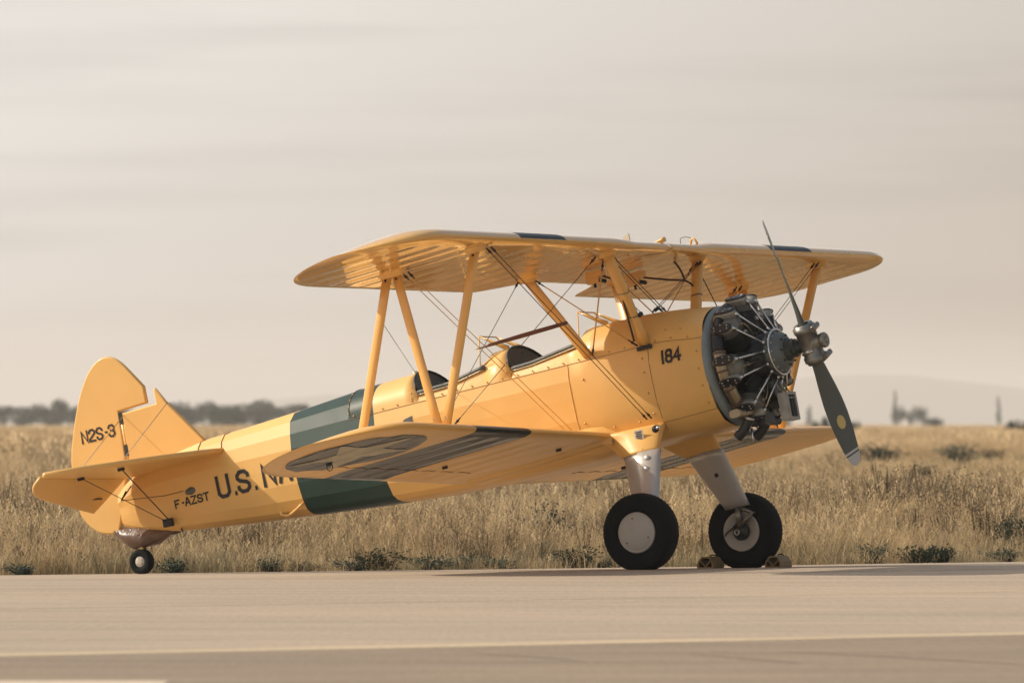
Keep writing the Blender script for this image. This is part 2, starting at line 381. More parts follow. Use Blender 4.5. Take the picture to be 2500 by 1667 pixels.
for i in range(len(vid) - 1):
    xa, xb = stations[i][0], stations[i + 1][0]; xm = (xa + xb) / 2
    for k in range(n):
        hk = k if k < nh - 1 else n - 1 - k   # segment index on half profile
        upper = hk >= 8
        opn = (RC0 < xm < RC1 or FC0 < xm < FC1)
        mi = 0
        if -3.6 < xm < -2.69: mi = 1
        if opn and hk >= 11: mi = 2
        if xb - xa < .002:
            mi = 3 if (abs(xm - RC0) < .01 or abs(xm - FC0) < .01) else 2
            if hk < 10: mi = 1 if -3.6 < xm < -2.69 else 0
        mb.add([vid[i][k], vid[i][(k + 1) % n], vid[i + 1][(k + 1) % n], vid[i + 1][k]], [(0, 1, 2, 3)], mi, (xm > -.70) or (upper and not opn and xm > -2.95))
mb.add(vid[0], [tuple(range(n))], 0)
fus = part(mb, 'fuselage', [M['fabric'], M['green'], M['dark'], M['pad']])
# keep facet edges of the fabric part crisp while the metal front is smooth
def surf(x, z, off=.004, side=-1): return Vector((x, side * (side_y(x, z) + off), z))
# seams (thin raised strips) on the near and far side
def seam(pts, wdt=.005, name='panel_seam', m=None, off=.0015):
    for sd in (-1, 1):
        a = MB(); a.tube([surf(x, z, off, sd) for x, z in pts], wdt / 2, 4); part(a, name, m or M['seam'], fus)
M['seam'] = mat('panel_shadow_gap', (.20, .10, .035), .7); M['seaml'] = mat('fabric_edge_tape', (.70, .40, .12), .5)
M['rivet'] = mat('painted_screw', (.62, .36, .12), .35, metal=.3)
seam([(x, ZL - .004 - .045 * sstep(.2, .66, x)) for x in np.linspace(-2.95, .64, 40)])
seam([(-.69, z) for z in np.linspace(.95, ZL - .01, 12)], .008, 'edge_tape', M['seaml'])
seam([(.125, z) for z in np.linspace(.86, ZL - .01, 14)], .004)
seam([(.13 + .53 * q, .93 + .01 * q) for q in np.linspace(0, 1, 8)])
def ring_seam(x, w0=.006):
    P = half_ring(x)[9:]; a = MB()
    a.tube([Vector((x, -(y + .003), z + .002)) for y, z in P] + [Vector((x, (y + .003), z + .002)) for y, z in P[-2::-1]], w0 / 2, 4); part(a, 'panel_seam', M['seam'], fus)
for x in (-2.95, -4.62, -4.36): ring_seam(x)
def screws(pts, r=.0075):
    for i, (x, z) in enumerate(pts):
        for sd in (-1, 1):
            p = surf(x, z, .002, sd); a = MB(); a.lathe([(-.002, r), (.004, r), (.007, r * .5), (.0075, .0005)], p, (0, sd, .15), 7); part(a, 'screw', M['rivet'], fus)
screws([(x, ZL + .02 - .045 * sstep(.2, .66, x)) for x in np.arange(-2.9, .6, .155)])
screws([(-2.95, z) for z in (1.66, 1.72, 1.78, 1.83)] + [(-2.28, z) for z in (1.65, 1.70, 1.75)] + [(-1.30, z) for z in (1.68, 1.74, 1.80)])
screws([(.06, z) for z in (1.5, 1.38, 1.2, 1.02)] + [(.60, z) for z in (1.45, 1.3, 1.15, 1.0)] + [(-.55, 1.45), (-.62, 1.08), (-.1, .98), (-.35, .99), (.2, 1.62), (.3, 1.7), (.45, 1.68), (.1, 1.72)], .010)

# boot under the tail, tail fairing
def rings_ellipse(tab, n=18):
    R_ = []
    for (x, y0, z0, ry, rz) in tab: R_.append([Vector((x, y0 + ry * math.cos(2 * PI * k / n), z0 + rz * math.sin(2 * PI * k / n))) for k in range(n)])
    return R_
a = MB(); a.loft(rings_ellipse([(-5.70, 0, 1.15, .03, .02), (-5.62, 0, 1.125, .055, .075), (-5.53, 0, 1.085, .075, .115), (-5.42, 0, 1.065, .085, .105), (-5.28, 0, 1.065, .08, .075), (-5.15, 0, 1.06, .05, .035), (-5.05, 0, 1.055, .02, .012)]))
for i, v in enumerate(a.v):
    d = noise.noise(Vector(v) * 16) * .030; a.v[i] = (v[0], v[1] * (1 + d * 12), v[2] + d)
part(a, 'tailwheel_boot', M['brown'])
for k in range(7):
    x = -5.66 + k * .085; a = MB(); a.lathe([(0, .009), (.004, .009), (.006, .0005)], (x, -.045 - .05 * math.sin(PI * min(1, k / 5)), 1.165 - .01 * k), (0, -1, 0), 8); part(a, 'boot_stud', M['alu'])

# ------------------------------------------------------------------ tail surfaces
def plate(outline, axis, pos, th, name, m, rootpt=None, bulge=.5, parent=None, n_in=4):
    """thick plate with rounded edges from a 2-D outline in the plane normal to axis ('y': (x,z), 'z': (x,y,z))"""
    return part(slab([Vector(p) for p in outline], Vector((0, 1, 0)) if axis == 'y' else Vector((0, 0, 1)), th), name, m, parent)
def slab(pts, nrm, th, edge=.016):
    a = MB(); n = len(pts); u = nrm.orthogonal().normalized(); v = nrm.cross(u)
    if nrm.y: u, v = Vector((1, 0, 0)), Vector((0, 0, 1))
    area = sum(pts[i].dot(u) * pts[(i + 1) % n].dot(v) - pts[(i + 1) % n].dot(u) * pts[i].dot(v) for i in range(n)); sg = 1 if area > 0 else -1
    def inset(d):
        r = []
        for i in range(n):
            e1 = (pts[i] - pts[i - 1]).normalized(); e2 = (pts[(i + 1) % n] - pts[i]).normalized()
            n1 = nrm.cross(e1) if nrm.dot(u.cross(v)) > 0 else e1.cross(nrm); n2 = nrm.cross(e2) if nrm.dot(u.cross(v)) > 0 else e2.cross(nrm)
            b_ = (n1 + n2); b_ = b_.normalized() if b_.length > .05 else n1
            r.append(pts[i] + b_ * sg * d / max(.45, b_.dot(n1)))
        return r
    R1_, R2_ = inset(edge * .35), inset(edge)
    rows = [[p - nrm * th / 2 for p in R2_], [p - nrm * th * .38 for p in R1_], pts, [p + nrm * th * .38 for p in R1_], [p + nrm * th / 2 for p in R2_]]
    a.loft(rows, 0, True, True, False)
    a.add(rows[0], [tuple(range(n - 1, -1, -1))]); a.add(rows[-1], [tuple(range(n))]); return a
def spline(P, k=6):
    P = [Vector(p) for p in P]; out_ = []
    for i in range(len(P) - 1):
        p0 = P[max(i - 1, 0)]; p1 = P[i]; p2 = P[i + 1]; p3 = P[min(i + 2, len(P) - 1)]
        for j in range(k):
            q = j / k; out_.append(.5 * ((2 * p1) + (-p0 + p2) * q + (2 * p0 - 5 * p1 + 4 * p2 - p3) * q * q + (-p0 + 3 * p1 - 3 * p2 + p3) * q ** 3))
    out_.append(P[-1]); return out_
xy = lambda L_: [(x, 0, z) for x, z in L_]
rud = spline(xy([(-5.285, 2.58), (-5.36, 2.665), (-5.45, 2.715), (-5.56, 2.712), (-5.68, 2.63), (-5.78, 2.50), (-5.87, 2.33), (-5.96, 2.10), (-6.02, 1.90), (-6.045, 1.65), (-6.035, 1.45), (-5.985, 1.32), (-5.88, 1.21), (-5.77, 1.165), (-5.65, 1.155)]), 4)
rud += [Vector((-5.625, 0, 1.22)), Vector((-5.56, 0, 1.40)), Vector((-5.50, 0, 1.56)), Vector((-5.455, 0, 1.70)), Vector((-5.445, 0, 2.0)), Vector((-5.44, 0, 2.212)), Vector((-5.138, 0, 2.225)), Vector((-5.142, 0, 2.385))]
rudder = plate(rud, 'y', 0, .05, 'rudder', M['fabric'])
fin = [Vector(p) for p in xy([(-4.60, 1.76), (-4.72, 1.91), (-4.86, 2.09), (-4.95, 2.21), (-5.03, 2.34), (-5.055, 2.345), (-5.055, 2.207), (-5.42, 2.195), (-5.425, 1.95), (-5.43, 1.60), (-5.0, 1.62)])]
finp = plate(fin, 'y', 0, .045, 'fin', M['fabric'])
a = MB(); a.tube([(-5.435, 0, 1.66), (-5.432, 0, 2.2)], .022, 10); part(a, 'rudder_post', M['yellow'])
for z in (2.15, 1.86):
    a = MB(); a.box((-5.434, 0, z), (.034, .05, .10)); part(a, 'rudder_hinge', M['dark'])
def stab_side(sd):
    z0 = 1.63
    P = [(-4.33, .19), (-4.42, .42), (-4.62, .72), (-4.88, 1.04), (-5.14, 1.32), (-5.40, 1.50), (-5.43, 1.50), (-5.43, 1.0), (-5.43, .5), (-5.43, .06), (-5.0, .10), (-4.6, .16)]
    o = plate([Vector((x, sd * y, z0 - .012 * (x + 4.33) * 0)) for x, y in P], 'z', 0, .05, 'stabilizer', M['fabric'])
    # elevator, drooped about 20 degrees
    dr = math.radians(40); nrm = Vector((-math.sin(dr), 0, math.cos(dr)))
    E_ = spline([(.012, 1.50, 0), (.10, 1.515, 0), (.17, 1.475, 0), (.225, 1.39, 0), (.27, 1.22, 0)], 3) + [Vector((.33, .85, 0)), Vector((.385, .5, 0)), Vector((.425, .23, 0)), Vector((.30, .18, 0)), Vector((.012, .09, 0)), Vector((.012, .6, 0)), Vector((.012, 1.1, 0))]
    pts = [Vector((-5.44 - p.x * math.cos(dr), sd * p.y, z0 - p.x * math.sin(dr))) for p in E_]
    a = slab(pts, nrm, .034)
    part(a, 'elevator', M['fabric'])
    a = MB(); a.tube([(-5.435, sd * .08, z0 - .004), (-5.435, sd * 1.47, z0 - .004)], .02, 8); part(a, 'elevator_hinge_tube', M['fabric'])
    # bracing struts below
    a = MB(); a.strut((-4.99, sd * .90, z0 - .03), (-5.03, sd * .17, 1.14), .013, .008); part(a, 'tail_brace', M['wire'])
    a = MB(); a.strut((-5.40, sd * .92, z0 - .03), (-5.05, sd * .17, 1.13), .010, .006); part(a, 'tail_brace', M['wire'])
    for p in ((-4.99, .90), (-5.40, .92)):
        a = MB(); a.box((p[0], sd * p[1], z0 - .035), (.06, .025, .03)); part(a, 'brace_fitting', M['dark'])
    # wires above
    for q, p in (((-5.40, .012, 2.175), (-5.42, .92, z0 + .02)), ((-4.93, .012, 2.19), (-4.97, .90, z0 + .03))):
        a = MB(); a.tube([(q[0], sd * q[1], q[2]), (p[0], sd * p[1], p[2])], .0035, 5); part(a, 'tail_wire', M['chrome'])
    # elevator horn and control rod / cable
    a = MB(); a.tube([(-5.62, sd * .62, z0 - .14), (-5.64, sd * .45, z0 - .17), (-5.60, sd * .30, z0 - .175)], [.006, .011, .008], 7); part(a, 'trim_rod', M['wire'])
    a = MB(); a.tube([(-5.46, sd * .20, z0 - .22), (-5.0, sd * .215, 1.36), (-4.80, sd * .235, 1.36)], .0035, 5); part(a, 'control_cable', M['wire'])
    a = MB(); a.tube([(-5.40, sd * .10, z0 - .10), (-5.47, sd * .20, z0 - .22), (-5.44, sd * .14, z0 - .14)], .006, 6); part(a, 'control_horn', M['wire'])
    a = MB(); a.box((-5.05, sd * .165, 1.125), (.085, .05, .07)); part(a, 'brace_bracket', M['dark'])
for sd in (-1, 1): stab_side(sd)
a = MB(); a.lathe([(-.06, .0), (-.055, .02), (0, .036), (.05, .03), (.075, .0)], surf(-4.76, 1.352, .0), (1, 0, .12), 12)
for i, v in enumerate(a.v): a.v[i] = (v[0], v[1] * .3 + surf(-4.76, 1.352, 0).y * .7, v[2])
part(a, 'cable_fairlead', M['blade'])
# tail wheel
tw = Vector((-5.49, 0, .862)); upA = RA.transposed() @ Vector((0, 0, 1))
def wheel(name, c, R_, W, rimr, ground_d, sd, tread=False, hub_out=True, camber=0):
    root = bpy.data.objects.new(name, None); COL.objects.link(root); root.parent = PLANE; root.matrix_basis = PBASE @ Matrix.Translation(c)
    h = W / 2; prof = [(-h * .62, rimr * .98), (-h * .80, rimr * 1.06), (-h * .96, rimr + (R_ - rimr) * .35), (-h, rimr + (R_ - rimr) * .55), (-h * .95, rimr + (R_ - rimr) * .78), (-h * .80, R_ * .965), (-h * .6, R_ * .99), (-h * .3, R_), (0, R_ * 1.003)]
    prof = prof + [(-t, r) for t, r in prof[-2::-1]]
    nseg = 112 if tread else 48
    vs = []
    for j, (t_, r) in enumerate(prof):
        for k in range(nseg):
            g = 2 * PI * k / nseg; rr = r
            if tread and r > R_ * .955 and abs(t_) > h * .45 and abs(t_) < h * .99 and (k % 2 == 0): rr = r - .0045
            if tread and abs(abs(t_) - h * .3) < .001: rr = r - .004
            vs.append(Vector((rr * math.cos(g), t_, rr * math.sin(g))))
    o2 = []
    for v in vs:
        d = v.dot(upA)
        if d < -ground_d: v = v + upA * (-ground_d - d)
        elif d < -ground_d * .75:
            q = (-ground_d * .75 - d) / (ground_d * .25); v = v + Vector((0, v.y * .06 * q, 0))
        o2.append(v)
    a = MB(); fs = [(i * nseg + k, i * nseg + (k + 1) % nseg, (i + 1) * nseg + (k + 1) % nseg, (i + 1) * nseg + k) for i in range(len(prof) - 1) for k in range(nseg)]
    a.add(o2, fs, 0, True); a.build('tyre', M['rubber'], root)
    def side(s_, dished):
        a = MB()
        if dished:
            pr = [(h * .66, rimr * 1.02), (h * .80, rimr), (h * .80, rimr * .93), (h * .72, rimr * .89), (h * .70, rimr * .48), (h * .60, rimr * .46), (h * .45, rimr * .44), (h * .45, .001)]
        else:
            pr = [(h * .66, rimr * 1.02), (h * .86, rimr), (h * .88, rimr * .93), (h * .84, rimr * .915), (h * .86, rimr * .90), (h * .95, rimr * .5), (h * .97, .001)]
        a.lathe([(t_ * s_, r) for t_, r in pr], (0, 0, 0), (0, 1, 0), 40); a.build('rim', M['disc'], root)
    side(sd, False); side(-sd, tread)
    if tread:
        for ang in (95, 215, 330):
            g = math.radians(ang); a = MB(); a.lathe([(0, .006), (.004, .006), (.005, .0005)], (rimr * .72 * math.cos(g), sd * h * .905, rimr * .72 * math.sin(g)), (0, sd, 0), 7); a.build('wheel_screw', M['dark'], root)
    else:
        for ang in (95, 215, 320, 20):
            g = math.radians(ang); a = MB(); a.lathe([(0, .004), (.004, .004), (.005, .0005)], (rimr * .7 * math.cos(g), sd * h * .9, rimr * .7 * math.sin(g)), (0, sd, 0), 6); a.build('wheel_screw', M['dark'], root)
    return root
wheel('tail_wheel', tw, .113, .085, .046, .1085, -1)
a = MB(); a.tube([tw + Vector((-.0, .058, 0)), tw + Vector((.02, .058, .09)), tw + Vector((.03, .03, .15))], [.014, .014, .02], 8); part(a, 'tailwheel_fork', M['dark'])
a = MB(); a.tube([tw + Vector((.03, .02, .10)), tw + Vector((.05, 0, .17))], .02, 8); part(a, 'tailwheel_stem', M['dark']); a = MB(); a.box(tw + Vector((.035, -.02, .128)), (.04, .04, .04), Matrix.Rotation(.4, 3, 'Y')); part(a, 'tailwheel_latch', M['blades'])
a = MB(); a.tube([(-4.98, -.08, 1.06), (-4.97, -.08, 1.03)], .008, 6); part(a, 'drain_pipe', M['dark'])
# lift handle
a = MB(); hp = [surf(-3.87, .985, -.01), surf(-3.88, .96, .03) , surf(-3.82, .935, .05), surf(-3.70, .955, .05), surf(-3.62, .99, .035), surf(-3.61, 1.0, -.01)]
a.tube(spline(hp, 4), .013, 8); part(a, 'lift_handle', M['yellow'])

# ------------------------------------------------------------------ wings
CY = [(0, .035, .035), (.0125, .0545, .0193), (.025, .065, .0147), (.05, .079, .0093), (.1, .096, .0042), (.15, .1068, .0015), (.2, .1136, .0003), (.3, .117, 0), (.4, .114, 0), (.5, .1052, 0), (.6, .0915, 0), (.7, .0735, 0), (.8, .0522, 0), (.9, .028, 0), (.95, .0149, 0), (1, .0012, 0)]
class Wing:
    def __init__(s, LE, TE, zle, zte, dih, y0, y1, ymax, xtip, tf=.75, cut=False):
        s.LE, s.TE, s.zle, s.zte, s.dih, s.y0, s.y1, s.ymax, s.xtip, s.tf, s.cut = LE, TE, zle, zte, dih, y0, y1, ymax, xtip, tf, cut
    def plan(s, ay):
        le, te = s.LE, s.TE
        if ay > s.y0: f = min(1, (ay - s.y0) / (s.ymax - s.y0)); le = s.xtip + (s.LE - s.xtip) * max(0, 1 - f ** 2.3) ** (1 / 2.)
        if ay > s.y1: f = min(1, (ay - s.y1) / (s.ymax - s.y1)); te = s.xtip + (s.TE - s.xtip) * max(0, 1 - f ** 2.2) ** (1 / 2.)
        if s.cut:
            q = 1 - sstep(.50, .95, ay); te += .40 * q
        return le, te
    def z(s, x, y, up, sag=True):
        ay = abs(y); le, te = s.plan(ay); c = max(le - te, 1e-4); f = min(1, max(0, (le - x) / c)); c0 = s.LE - s.TE
        base = s.zle + (s.zte - s.zle) * (s.LE - x) / c0 + s.dih * ay
        tip = 1.0
        if ay > s.y0: tip = max(0, 1 - ((ay - s.y0) / (s.ymax - s.y0)) ** 2.4) ** .5
        cc = min(c, c0)
        for a_, b_ in zip(CY, CY[1:]):
            if f <= b_[0]:
                q = (f - a_[0]) / (b_[0] - a_[0]); u = a_[1] + (b_[1] - a_[1]) * q; l = a_[2] + (b_[2] - a_[2]) * q; break
        mid = .055 * c0 * s.tf * (1 - tip) * .5
        v = base + (u if up else l) * cc * s.tf * (tip if up else tip) + mid
        if s.cut and ay < .95: pass
        if sag and ay < s.ymax - .25:
            sp = .295; ph = (ay / sp) % 1; v += (-1 if up else 1) * s.sag * math.sin(PI * ph) * sstep(.06, .2, f) * (1 - sstep(.9, .99, f))
        return v
    def mesh(s, ya, yb, sd, name, m, parent=None):
        sp = .295 / 6; ys_ = [ya]
        k = math.ceil(ya / sp + 1e-6)
        while k * sp < min(yb, s.ymax - .12) - 1e-4: ys_.append(k * sp); k += 1
        if yb >= s.ymax:
            ys_ += [s.ymax - q for q in (.10, .07, .045, .026, .012, .004, .0005)]
        else: ys_.append(yb)
        fr = [0, .004, .0125, .025, .05, .075, .1, .15, .2, .3, .4, .5, .6, .7, .8, .9, .96, 1]
        rings = []
        for y in ys_:
            le, te = s.plan(y); r = []
            for f in fr: x = le + (te - le) * f; r.append(Vector((x, sd * y, s.z(x, y, True))))
            for f in fr[-2:0:-1]: x = le + (te - le) * f; r.append(Vector((x, sd * y, s.z(x, y, False))))
            rings.append(r)
        a = MB(); nn = len(fr); n = len(rings[0])
        for i in range(len(rings) - 1):
            ym = (ys_[i] + ys_[i + 1]) / 2
            for k in range(n):
                mi = 0
                if s.band[0] < ym < s.band[1] and (k < nn - 1 or s.bandlow): mi = 1
                a.add([rings[i][k], rings[i][(k + 1) % n], rings[i + 1][(k + 1) % n], rings[i + 1][k]], [(0, 1, 2, 3)], mi, True)
        a.add(rings[0], [tuple(range(n))], 0)
        return part(a, name, m, parent)
UW = Wing(.29, -1.215, 2.398, 2.345, 0.0, 3.85, 3.55, 4.55, -.42, 1.0, True); UW.band = (1.87, 2.655); UW.bandlow = False; UW.sag = .005
LW = Wing(-.365, -1.895, .868, .800, .0225, 3.72, 3.42, 4.46, -1.06, .75); LW.band = (1.87, 2.78); LW.bandlow = True; LW.sag = .010
upper = UW.mesh(0.0, 9, -1, 'upper_wing', [M['under'], M['blue']])
upper2 = UW.mesh(0.0, 9, 1, 'upper_wing', [M['under'], M['blue']])
lwr = LW.mesh(.38, 9, -1, 'lower_wing', [M['low'], M['bluem']]); lwl = LW.mesh(.38, 9, 1, 'lower_wing', [M['low'], M['bluem']])
# star insignia under the lower wing tips
def insignia(sd, par):
    cx, cy, R_ = -1.12, 3.55, .60
    def low(x, y): return Vector((x, sd * y, LW.z(x, y, False) - .004))
    a = MB(); nr, na = 8, 48; vs = [low(cx, cy)]
    for i in range(1, nr + 1):
        for k in range(na):
            g = 2 * PI * k / na; vs.append(low(cx + R_ * i / nr * math.cos(g), cy + R_ * i / nr * math.sin(g)))
    fs = [(0, 1 + k, 1 + (k + 1) % na) for k in range(na)] + [(1 + i * na + k, 1 + i * na + (k + 1) % na, 1 + (i + 1) * na + (k + 1) % na, 1 + (i + 1) * na + k) for i in range(nr - 1) for k in range(na)]
    a.add(vs, fs, 0, True); part(a, 'roundel', M['bluem'], par)
    a = MB(); star = []
    for k in range(10):
        g = 2 * PI * k / 10; r = R_ * .97 if k % 2 == 0 else R_ * .38
        star.append((r * math.cos(g), r * math.sin(g)))
    for k in range(10):
        p, q = star[k], star[(k + 1) % 10]; st = 10; rows = []
        for i in range(st + 1):
            f = i / st; rows.append([low(cx + (p[0] + (q[0] - p[0]) * j / 4) * f, cy + (p[1] + (q[1] - p[1]) * j / 4) * f) - Vector((0, 0, .004)) for j in range(5)])
        a.loft(rows, 0, True, False, False)
    part(a, 'star', M['starw'], par)
insignia(-1, lwr)
# aileron gap, underside fittings on lower wings
for sd, par in ((-1, lwr), (1, lwl)):
    a = MB(); a.tube([(-1.55, sd * y, LW.z(-1.55, y, False) - .001) for y in np.linspace(.9, 3.9, 30)], .0035, 4); part(a, 'aileron_gap', M['seam'], par)
    for (x, y) in ((-1.45, 3.45), (-.72, .8), (-1.4, 1.6)):
        a = MB(); z = LW.z(x, y, False); a.box((x, sd * y, z - .012), (.05, .012, .025)); part(a, 'wing_fitting', M['dark'], par)
    a = MB(); c = Vector((-1.45, sd * 3.45, LW.z(-1.45, 3.45, False) - .025))
    a.tube([c + Vector((.028 * math.cos(g), 0, -.032 * math.sin(g) - .01)) for g in np.linspace(-.5, PI + .5, 14)], .004, 6); part(a, 'tie_down_ring', M['dark'], par)
    # root walkway strip and wing root fairing
    a = MB(); a.strut((-.62, sd * .46, .90), (-1.7, sd * .40, .84), .001, .02)
    a = MB()
    rr = []
    for x in np.linspace(-.34, -1.92, 14):
        q = (x + .34) / (-1.58); r0 = side_y(max(x, -2.4), .95)
        zt_ = LW.z(x, .5, True, False) if -1.895 < x < -.365 else .88; zb_ = LW.z(x, .5, False, False) if -1.895 < x < -.365 else .84
        rr.append([Vector((x, sd * (r0 - .02), zt_ + .085)), Vector((x, sd * (r0 + .03), zt_ + .03)), Vector((x, sd * .52, zt_ + .006)), Vector((x, sd * .53, (zt_ + zb_) / 2)), Vector((x, sd * .52, zb_ - .006)), Vector((x, sd * (r0 - .10), zb_ - .02))])
    a.loft(rr, 0, True, False, False); part(a, 'wing_root_fairing', M['yellow'])
# small fittings on top of the upper wing
a = MB(); a.add([(.05, .05, 2.49), (-.14, .05, 2.50), (.05, .05, 2.60), (.05, .09, 2.49), (-.14, .09, 2.50), (.05, .09, 2.60)], [(0, 1, 2), (3, 5, 4), (0, 2, 5, 3), (1, 4, 5, 2), (0, 3, 4, 1)]); 
def wing_top(mbx, nm, m_): return part(mbx, nm, m_, upper)
def topz(x, y): return UW.z(x, y, True, False)
x, y = .20, -.60; zt_ = topz(x, y) - .01
a = MB(); a.loft([[Vector((x - .085, y_, zt_)), Vector((x + .02, y_, zt_)), Vector((x + .018, y_, zt_ + .068)), Vector((x - .012, y_, zt_ + .064))] for y_ in (y - .008, y + .008)], 0, False); wing_top(a, 'antenna_fin', M['white'])
x, y = .19, .02; zt_ = topz(x, y)
a = MB(); a.strut((x - .16, y, zt_ - .01), (x + .04, y, zt_ + .022), .012, .04, .045, .05, (0, 0, 1)); wing_top(a, 'fuel_cap_cover', M['yellow'])
x, y = .19, .62; z = topz(x, y)
a = MB(); a.tube([(x - .034, y, z - .01), (x - .022, y, z + .030), (x - .002, y, z + .050), (x + .018, y, z + .030), (x + .034, y, z - .01)], .010, 8); wing_top(a, 'lifting_loop', M['yellow'])
a = MB(); a.tube(spline([(x - .01, y, z + .048), (x - .06, y, z + .072), (x - .115, y, z + .074), (x - .125, y, z + .05), (x - .125, y, z - .01)], 5), .0030, 5); wing_top(a, 'vent_tube', M['wire'])

# ------------------------------------------------------------------ struts
US = {'f': (.092, 3.11, 2.392), 'r': (-.731, 3.11, 2.365)}; LS = {'f': (-.566, 3.02, 1.02), 'r': (-1.389, 3.02, .985)}
def bolts(c, sd, k=5, r=.018):
    for i in range(k):
        g = 2 * PI * i / k; p = Vector(c) + Vector((r * math.cos(g), 0, r * math.sin(g)))
        a = MB(); a.lathe([(0, .0045), (.004, .004), (.005, .0005)], p, (0, sd, 0), 6); part(a, 'strut_bolt', M['alu'])
for sd in (-1, 1):
    def P(t): return Vector((t[0], sd * t[1], t[2]))
    uf, ur, lf, lr = P(US['f']), P(US['r']), P(LS['f']), P(LS['r'])
    off = Vector((.035, 0, 0))
    for (p, q) in ((uf, lf + off), (ur - off * 1.1, lr), (ur + off * 1.1, lf - off)):
        a = MB(); a.strut(p + Vector((0, 0, -.0)), q, .086, .040, fwd=(1, 0, 0)); part(a, 'interplane_strut', M['yellow'])
        bolts(q + (p - q).normalized() * .075 + Vector((0, sd * .019, 0)), sd)
        b_ = MB(); pp = p + (q - p).normalized() * .055 + Vector((0, sd * .02, 0)); b_.lathe([(0, .011), (.006, .010), (.008, .0005)], pp, (0, sd, 0), 8); part(b_, 'strut_bolt', M['dark'])
    for p, wd in ((uf, .16), (ur, .20)):   # fairings on the underside of the upper wing
        a = MB(); zt_ = p.z + .05; rows = []
        for q in np.linspace(0, 1, 6):
            c_ = wd * (1 + 1.3 * q ** 2) * .62; h_ = .035 + .10 * q ** 2
            rows.append([Vector((p.x - .02 * q + c_ * math.cos(g) * .9, p.y + h_ * math.sin(g), p.z - .035 + (zt_ - p.z + .035) * q)) for g in np.linspace(0, 2 * PI, 17)[:-1]])
        a.loft(rows, 0, True); part(a, 'strut_fairing', M['yellow'])
    # cabane struts
    cfT, cfB = Vector((.095, sd * .823, 2.392)), Vector((.10, sd * .455, 1.615)); crT, crB = Vector((-.721, sd * .790, 2.35)), Vector((-.470, sd * .43, 1.640))
    a = MB(); a.strut(cfT, cfB, .115, .055, fwd=(1, 0, 0)); part(a, 'cabane_strut', M['yellow'])
    a = MB(); a.strut(crT, crB, .095, .045, fwd=(1, 0, .2)); part(a, 'cabane_strut', M['yellow'])
    for p in (cfB, crB):
        bolts(p + Vector((-.01, sd * .03, .05)), sd, 5, .02)
    a = MB(); a.box(cfB + Vector((0, sd * .005, -.03)), (.14, .05, .03)); part(a, 'cabane_foot', M['dark'])
    for q in (.42, .68):
        p = cfT.lerp(cfB, q); a = MB(); dd = (cfB - cfT).normalized(); a.strut(p, p + dd * .012, .124, .064); part(a, 'hose_clamp', M['brass'])
    a = MB(); p = cfT.lerp(cfB, .70); a.tube([p + Vector((.02, sd * -.03, 0)), p + Vector((.09, sd * .02, .015))], .02, 8); part(a, 'strut_lamp', M['dark'])
    for p in (cfT, crT):
        a = MB(); rows = []
        for q in np.linspace(0, 1, 6):
            c_ = .075 * (1 + 1.5 * q ** 2); h_ = .035 + .09 * q ** 2
            rows.append([Vector((p.x + c_ * math.cos(g), p.y + h_ * math.sin(g), p.z - .02 + .075 * q)) for g in np.linspace(0, 2 * PI, 17)[:-1]])
        a.loft(rows, 0, True); part(a, 'strut_fairing', M['yellow'])
    # wires
    def wire(p, q, m_='wire', r=.0036, twin=None):
        for o_ in ((0,) if twin is None else (-twin / 2, twin / 2)):
            v = Vector((o_, 0, 0)); p_, q_ = Vector(p) + v, Vector(q) + v
            a = MB(); a.strut(p_, q_, r * 2.6, r * 1.3, fwd=(1, 0, 0), n=6, seg=1); part(a, 'bracing_wire', M[m_])
            d = (q_ - p_).normalized()
            for e_, d_ in ((p_, d), (q_, -d)):
                a = MB(); a.tube([e_, e_ + d_ * .045, e_ + d_ * .046, e_ + d_ * .062, e_ + d_ * .063, e_ + d_ * .10], [.0075, .0075, .012, .012, .0065, .006], 6); part(a, 'wire_terminal', M['dark'])
    wire((.15, sd * 2.98, 2.39), (.02, sd * .47, .985), 'wire', twin=.045)      # front flying wires
    wire((-.66, sd * 3.0, 2.355), (-.70, sd * .46, .955), 'wirey', twin=.055)    # rear flying wires
    wire((-.50, sd * 2.93, 1.03), (.02, sd * .90, 2.385), 'wire', .004)       # landing wires
    wire((-.66, sd * 2.90, 1.03), (-.78, sd * .86, 2.345), 'wire', .0035)
    wire(crT + Vector((.06, 0, -.01)), cfB + Vector((-.06, sd * .02, 0)), 'wirey', .0042)
    wire(cfT + Vector((-.05, 0, -.04)), crB + Vector((.05, sd * .02, -.01)), 'wirey', .0050)
    wire(cfT + Vector((.03, 0, -.02)), (.06, -sd * .10, 1.915), 'wire', .0038, twin=.03)
    # javelin spacer on the wire crossings
    a = MB(); a.tube([(-.735, sd * 1.9, 1.734), (-.60, sd * 1.9, 1.742), (-.28, sd * 1.9, 1.752), (.02, sd * 1.9, 1.762), (.165, sd * 1.9, 1.768), (.175, sd * 1.9, 1.768)], [.003, .014, .020, .019, .015, .006], 10); part(a, 'wire_spacer', M['javelin'])
